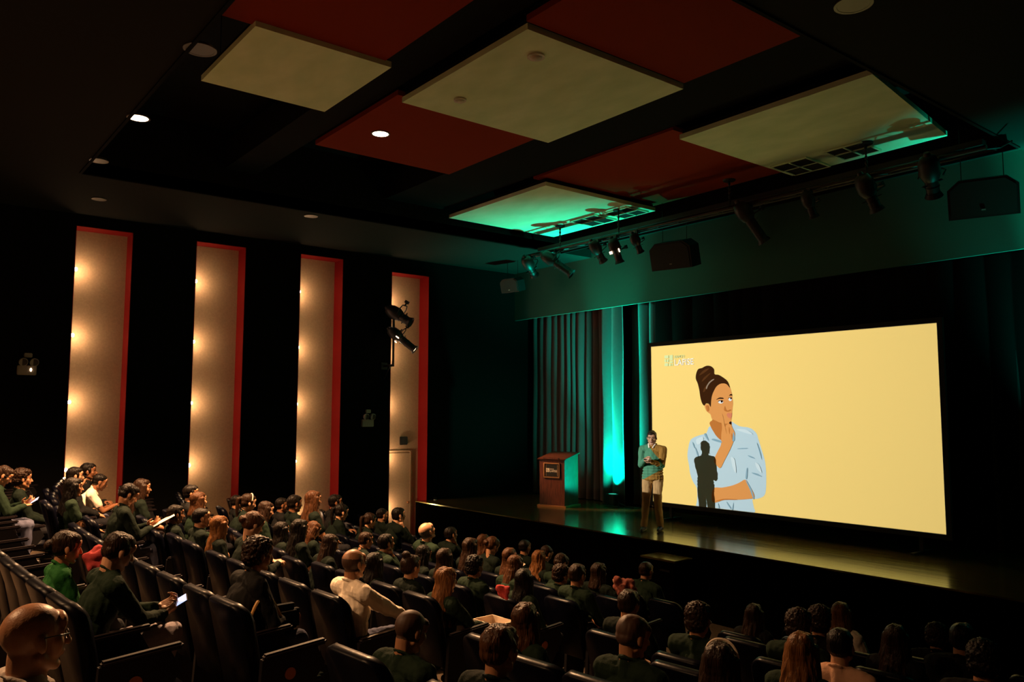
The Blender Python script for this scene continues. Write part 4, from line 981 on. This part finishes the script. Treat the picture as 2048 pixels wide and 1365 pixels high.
link('backrest', SM[0], ['seat_vinyl'], seat_proto); link('cushion', SM[1], ['seat_vinyl'], seat_proto)
link('armrest', SM[2], ['seat_wood'], seat_proto); link('side_panel', SM[3], ['seat_plastic'], seat_proto); link('frame', SM[4], ['black_metal'], seat_proto)
left_arm = link('armrest', SM[2], ['seat_wood']); left_arm.hide_render = False
SEATG = 'navy theatre seats in curved rows'
used = [False]; used_arm = [False]
def seat(loc, rz, label, left=False, badge=False):
    if len(label.split()) > 16: label = label.replace('navy theatre seat of the', 'navy seat of the')
    if len(label.split()) > 16: label = label.replace('navy seat of the', 'seat of the')
    t = seat_proto if not used[0] else copy_tree(seat_proto); used[0] = True
    t.location = loc; t.rotation_euler = (0, 0, rz); tag(t, label, 'seat', SEATG)
    if left:
        for me, m in ((SM[2], 'seat_wood'), (SM[3], 'seat_plastic')):
            o = link('armrest' if me is SM[2] else 'side_panel', me, [m], t); o.location.x = -.56
    if badge:
        link('badge', SM[5], ['badge'], t)
        if badge == '21': text_mesh(badge, .045, 'seat_plastic', t, Matrix.Translation((.3045, .035, .484)) @ Matrix.Rotation(PI/2, 4, 'Z') @ Matrix.Rotation(PI/2, 4, 'X'), 'numeral', .0006)
    return t
bpy.data.objects.remove(left_arm)
AISLE_L = [-4.6, -4.72, -4.95, -5.15, -5.45, -5.75, -6.05, -6.45, -6.35]   # right end of the middle block
AISLE_R = [-2.4, -3.1, -3.75, -3.85, -3.65, -4.55, -4.45, -4.75, -5.0]     # left end of the right block
ORDN = ['first', 'second', 'third', 'fourth', 'fifth', 'sixth', 'seventh', 'eighth', 'ninth', 'tenth', 'eleventh', 'twelfth', 'thirteenth', 'fourteenth', 'fifteenth']
rows = {k: [] for k in range(9)}
placed = []
for (px, py, k, pose, style, skin, hair, shirt, trs, label, op) in PEOPLE:
    P = BK[pose]; d = ray(px, py); top = P.top; X = -5.; s = 1
    fz = row_floor(k); best = None
    for sc_ in (0, 1):
        prev = None; best = None
        for i in range(40, 1900):
            t_ = i*.01; Q = d*t_; s_ = s; rz = (Q.x+8.2)/(47. if Q.x > -8.2 else 31.)
            hx = -math.sin(rz)*top.y*s_+math.cos(rz)*top.x*s_; hy = math.cos(rz)*top.y*s_
            g = Q.y-(ROW0[k]+curve(Q.x-hx)+.17+op.get('y', 0)+hy)
            if best is None or abs(g) < best[0]: best = (abs(g), Q, rz, hx, hy)
            if g > 0: break
        g, Q, rz, hx, hy = best; z = Q.z; X = Q.x-hx; Yr = Q.y-hy
        s = max(.90, min(1.10, (z-fz)/top.z))
    dz = z-(fz+top.z*s)
    #print('PERSON %4d %4d row%d X%.2f Y%.2f s%.2f dz%+.2f D%.1f' % (px, py, k, X, Yr, s, dz, Q.dot(_f)), label[:30])
    dzc = max(-.14, min(.22, dz))
    t = place_person(P, (X, Yr, fz+dzc), rz, (s, s, s), skin, hair, style, 'cloth_'+shirt, 'trouser_'+trs, label, None, op.get('g'), op.get('brow'))
    rows[k].append((X, Yr, fz+dzc, rz, label, op)); placed.append((t, P, s, rz, op, label))
FIN = lambda p: (-60 < proj(p)[0] < 2110 and proj(p)[1] < 1440 and proj(p)[2] > .3)
for k in range(9):
    fz = row_floor(k)
    blocks = [(-16.35, -12.1, 'left'), (-11.55, AISLE_L[k], 'middle'), (AISLE_R[k], .8, 'right')]
    ppl = sorted(rows[k])
    for i in range(len(ppl)-1):
        if ppl[i+1][0]-ppl[i][0] < .44: print('CLOSE row', k, ppl[i][4], '|', ppl[i+1][4], round(ppl[i+1][0]-ppl[i][0], 2))
    taken = set()
    for (a, b, bn) in blocks:
        inside = [q for q in ppl if a-.45 <= q[0] <= b+.35 and q[4] not in taken]
        for q in inside: taken.add(q[4])
        xs = [q[0] for q in inside]; empt = []
        edges = [a-.28]+xs+[b+.28]
        for i in range(len(edges)-1):
            g = edges[i+1]-edges[i]; nE = int(round(g/.565))-1
            if nE > 0: empt += [edges[i]+g*(j+1)/(nE+1) for j in range(nE)]
        allx = sorted(xs+empt)
        for q in inside:
            X, Yr, z, rz, label, op = q
            end = X == allx[-1] and bn == 'middle'
            seat((X, Yr-.0, fz+min(0, max(z-fz, -.0))), rz, 'navy theatre seat of the '+label, X == allx[0], ('21' if 'bent over' in label else str(10+k*3)) if end else False)
        cnt = 0
        for X in sorted(empt, reverse=(bn != 'right')):
            cnt += 1; Yr = ROW0[k]+curve(X)+.17
            if not FIN(Vector((X, Yr, fz+.9))): continue
            if k == 0: continue
            rz = (X+8.2)/(47. if X > -8.2 else 31.)
            seat((X, Yr, fz), rz, 'empty navy theatre seat, %s row from the stage, %s free one in the %s block' % (ORDN[8-k], ORDN[min(cnt-1, 14)], bn), X == allx[0], str(10+k*3) if (X == allx[-1] and bn == 'middle') else False)
    for q in ppl:
        if q[4] not in taken: print('NOSEAT', k, q[4]); seat((q[0], q[1], fz), q[3], 'navy theatre seat of the '+q[4])
# ------------------------------------------------------------------ things held or worn
def world(t, v): return t.matrix_basis @ Vector(v)
for (t, P, s, rz, op, label) in placed:
    hm = (P.hands[0]+P.hands[1])/2
    who = label.split(' with ')[0].split(' in ')[0]
    if op.get('phone'):
        p = world(t, hm+Vector((.0, .10, .03))); o = empty('phone', p, rz)
        tag(o, 'lit phone held by the '+label[:60] if len(label.split()) < 11 else 'lit phone held by the '+who, 'phone')
        m = MB(); R = rotm(34, 24, -14); m.box((0, 0, 0), (.076, .155, .009), R, .003); m.obj('case', 'phone_body', o)
        m = MB(); m.box(R @ Vector((0, 0, .0052)), (.069, .145, .001), R); m.obj('screen', 'screen_phone', o)
    if op.get('paper'):
        p = world(t, hm+Vector((.0, .14, .05))); o = empty('paper', p, rz); tag(o, 'pale paper held by the '+label, 'paper')
        m = MB(); R = rotm(28, 0, -12); vs = []; 
        for i in range(7):
            for j in range(2): vs.append(R @ Vector((-.105+.035*i, -.14+.28*j, .014*math.sin(i*.55))))
        m.add(vs, [(2*i, 2*i+2, 2*i+3, 2*i+1) for i in range(6)]); q = m.obj('sheet', 'paper', o); so = q.modifiers.new('t', 'SOLIDIFY'); so.thickness = .0015
    if op.get('ear'):
        m = MB(); X = P.X
        for sx in (-1, 1): m.cap(X @ Vector((sx*.088, -.004, -.055)), .007, X @ Vector((sx*.088, -.004, -.072)), .005, 8)
        m.obj('earring', 'brass', t, True)
    if op.get('band'):
        m = MB(); X = P.X; m.tube([X @ Vector((.092*math.cos(a), .012, .036+.094*math.sin(a))) for a in [PI*k/16 for k in range(17)]], .007, 6); m.obj('hairband', 'paper', t, True)
    if op.get('cuff'):
        w = P.hands[1]
        for j in range(3):
            m = MB(); m.tube([w+Vector((0, 0, -.03-.035*j)), w+Vector((0, 0, -.045-.035*j))], .040, 14); m.obj('cuff_stripe', 'paper', t, True)
    if op.get('box'):
        p = world(t, (.20, .50, .66)); o = empty('open_box', p, rz); tag(o, 'open white box on the lap of the long golden haired woman', 'box')
        m = MB(); m.box((0, 0, .005), (.30, .22, .006))
        for sx in (-1, 1): m.box((sx*.15, 0, .05), (.008, .22, .10))
        for sy in (-1, 1): m.box((0, sy*.11, .05), (.30, .008, .10))
        m.obj('carton', 'paper', o)
# bag with golden strap beside the curly woman
for (t, P, s, rz, op, label) in placed:
    if 'golden bag strap' in label:
        o = empty('handbag', world(t, (.12, .30, .60)), rz); tag(o, 'black handbag with a golden strap on the lap of the curly woman', 'bag')
        m = MB(); m.box((0, 0, .09), (.12, .30, .20), bev=.04); m.obj('bag_body', 'cloth_black', o)
        m = MB(); sp_ = [(.09, -.26+.26*k/16, .08+.20*math.sin(PI*(k/16)**.85)) for k in range(17)]
        m.tube(sp_, [.010+.006*math.sin(PI*k/16) for k in range(17)], 8); m.obj('strap', 'strap', o, True)
def garment(name, px, D, size, mt, label, seed):
    p = ray(*px)*D; o = empty(name, p, .1*seed); tag(o, label, 'jacket')
    m = MB(); rnd = random.Random(seed)
    for i in range(9): m.cap((rnd.uniform(-.5, .5)*size, rnd.uniform(-.3, .3)*size, rnd.uniform(-.5, .35)*size), .28*size, (rnd.uniform(-.5, .5)*size, rnd.uniform(-.3, .3)*size, rnd.uniform(-.6, .2)*size), .22*size)
    link('cloth', union(m, name, .012, 2, 1, .02, (14, 14, 10), seed), [mt], o)
garment('jacket', (188, 1113), 5.6, .13, 'cloth_pink', 'pink jacket bunched over a seat beyond the woman in bright green', 2)
garment('jacket', (1007, 1182), 7.3, .11, 'cloth_pink', 'pink jacket on a seat left of the straight black hair', 3)
garment('jacket', (1249, 1172), 8.6, .17, 'plaid', 'rust brown plaid jacket left of the broad man in green', 5)

# ------------------------------------------------------------------ the speaker on stage
feet = onz(1307, 1062, STAGE_Z)
SP = make_pose('speaker', lean=-1, hp=-10, hy=10, hr=0, stand=True, seed=40, voxel=.0055, hands=[(-.055, .27, 1.21), (.05, .30, 1.235)], hdir=[(.7, .5, .2), (-.6, .6, .25)], hback=[(0, .7, -.4), (.2, .8, .5)], curl=(.9, .8),
               legs=[((-.10, .06, .52), (-.13, .0, .09)), ((.11, .05, .52), (.13, .12, .09))], poles=[(-.5, -.6, -.9), (.5, -.6, -.9)])
vec = (0.42, -0.91); rzs = math.atan2(-vec[0], vec[1])
def projector_tinted_sweater():
    """knitted jumper with green and ochre projector light painted into its colour"""
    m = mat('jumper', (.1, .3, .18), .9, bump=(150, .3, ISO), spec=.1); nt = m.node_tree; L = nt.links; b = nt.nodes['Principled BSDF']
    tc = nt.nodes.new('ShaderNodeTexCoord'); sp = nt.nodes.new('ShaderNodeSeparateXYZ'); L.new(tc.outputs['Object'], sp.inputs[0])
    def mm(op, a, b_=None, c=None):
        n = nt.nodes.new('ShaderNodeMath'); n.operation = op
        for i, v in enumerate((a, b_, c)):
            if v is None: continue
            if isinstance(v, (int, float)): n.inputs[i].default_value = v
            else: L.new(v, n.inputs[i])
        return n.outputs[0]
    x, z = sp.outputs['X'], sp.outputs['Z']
    # projected light as base colour: ochre at x<0 above a slanted line and on the hem
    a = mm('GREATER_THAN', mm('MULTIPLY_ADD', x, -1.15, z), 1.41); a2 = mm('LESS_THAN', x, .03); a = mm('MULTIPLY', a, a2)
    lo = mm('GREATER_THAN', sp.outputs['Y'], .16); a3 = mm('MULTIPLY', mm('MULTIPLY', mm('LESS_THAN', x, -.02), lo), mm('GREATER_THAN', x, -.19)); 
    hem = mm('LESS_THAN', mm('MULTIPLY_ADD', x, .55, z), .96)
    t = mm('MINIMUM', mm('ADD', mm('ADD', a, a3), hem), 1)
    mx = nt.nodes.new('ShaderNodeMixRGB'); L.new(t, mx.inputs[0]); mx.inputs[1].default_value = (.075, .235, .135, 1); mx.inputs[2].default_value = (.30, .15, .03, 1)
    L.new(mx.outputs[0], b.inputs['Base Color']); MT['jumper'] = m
projector_tinted_sweater()
sf = MB()
spk = place_person(SP, (feet.x+.0, feet.y, STAGE_Z), rzs, (1, 1, 1), 'skin_light', 'hair_dark', 'side', 'jumper', 'trouser_khaki', 'speaker standing on stage in jumper painted with green and ochre projector light, tan trousers', None, False, 'hair_dark')
SCAL = (aty(1300, 863, feet.y).z-STAGE_Z)/SP.top.z; spk.scale = (SCAL, SCAL, SCAL)
mb = MB(); nb = SP.nb
for k in range(9):
    a0, a1 = PI*(.08+.84*k/9)*1.0, PI*(.08+.84*(k+1)/9)
    q = lambda a_: nb+Vector((math.cos(a_+PI)*.074, math.sin(a_+PI)*-.0-.0+.070*math.sin(a_-PI)*1.0+.012, .052))
    mb.cap(q(a0), .014, q(a1), .014, 6)
mb.cap(nb+Vector((-.060, .035, .045)), .014, nb+Vector((-.035, .088, -.005)), .016, 8); mb.cap(nb+Vector((.060, .035, .045)), .014, nb+Vector((.035, .088, -.005)), .016, 8)
link('shirt_collar', union(mb, 'shirt_collar', .005, 2, 1), ['cloth_white'], spk)
m = MB(); X = SP.X; m.tube([X @ Vector((-.084, .0, -.01)), X @ Vector((-.070, .05, -.05)), X @ Vector((-.045, .085, -.065))], .003, 6); m.cap(X @ Vector((-.045, .085, -.065)), .006, X @ Vector((-.038, .09, -.067)), .006, 8); m.obj('headset_microphone', 'black_metal', spk)
p = Vector(spk.location)+(Matrix.Rotation(rzs, 3, 'Z') @ (Vector(SP.hands[0])*SCAL+Vector((.05, .085, .03))))
o = empty('slide_clicker', p, rzs); tag(o, 'small black slide clicker in the hands of the speaker on stage', 'clicker')
m = MB(); m.cap((-.03, 0, 0), .014, (.04, .02, .01), .012); m.obj('body', 'black_metal', o)
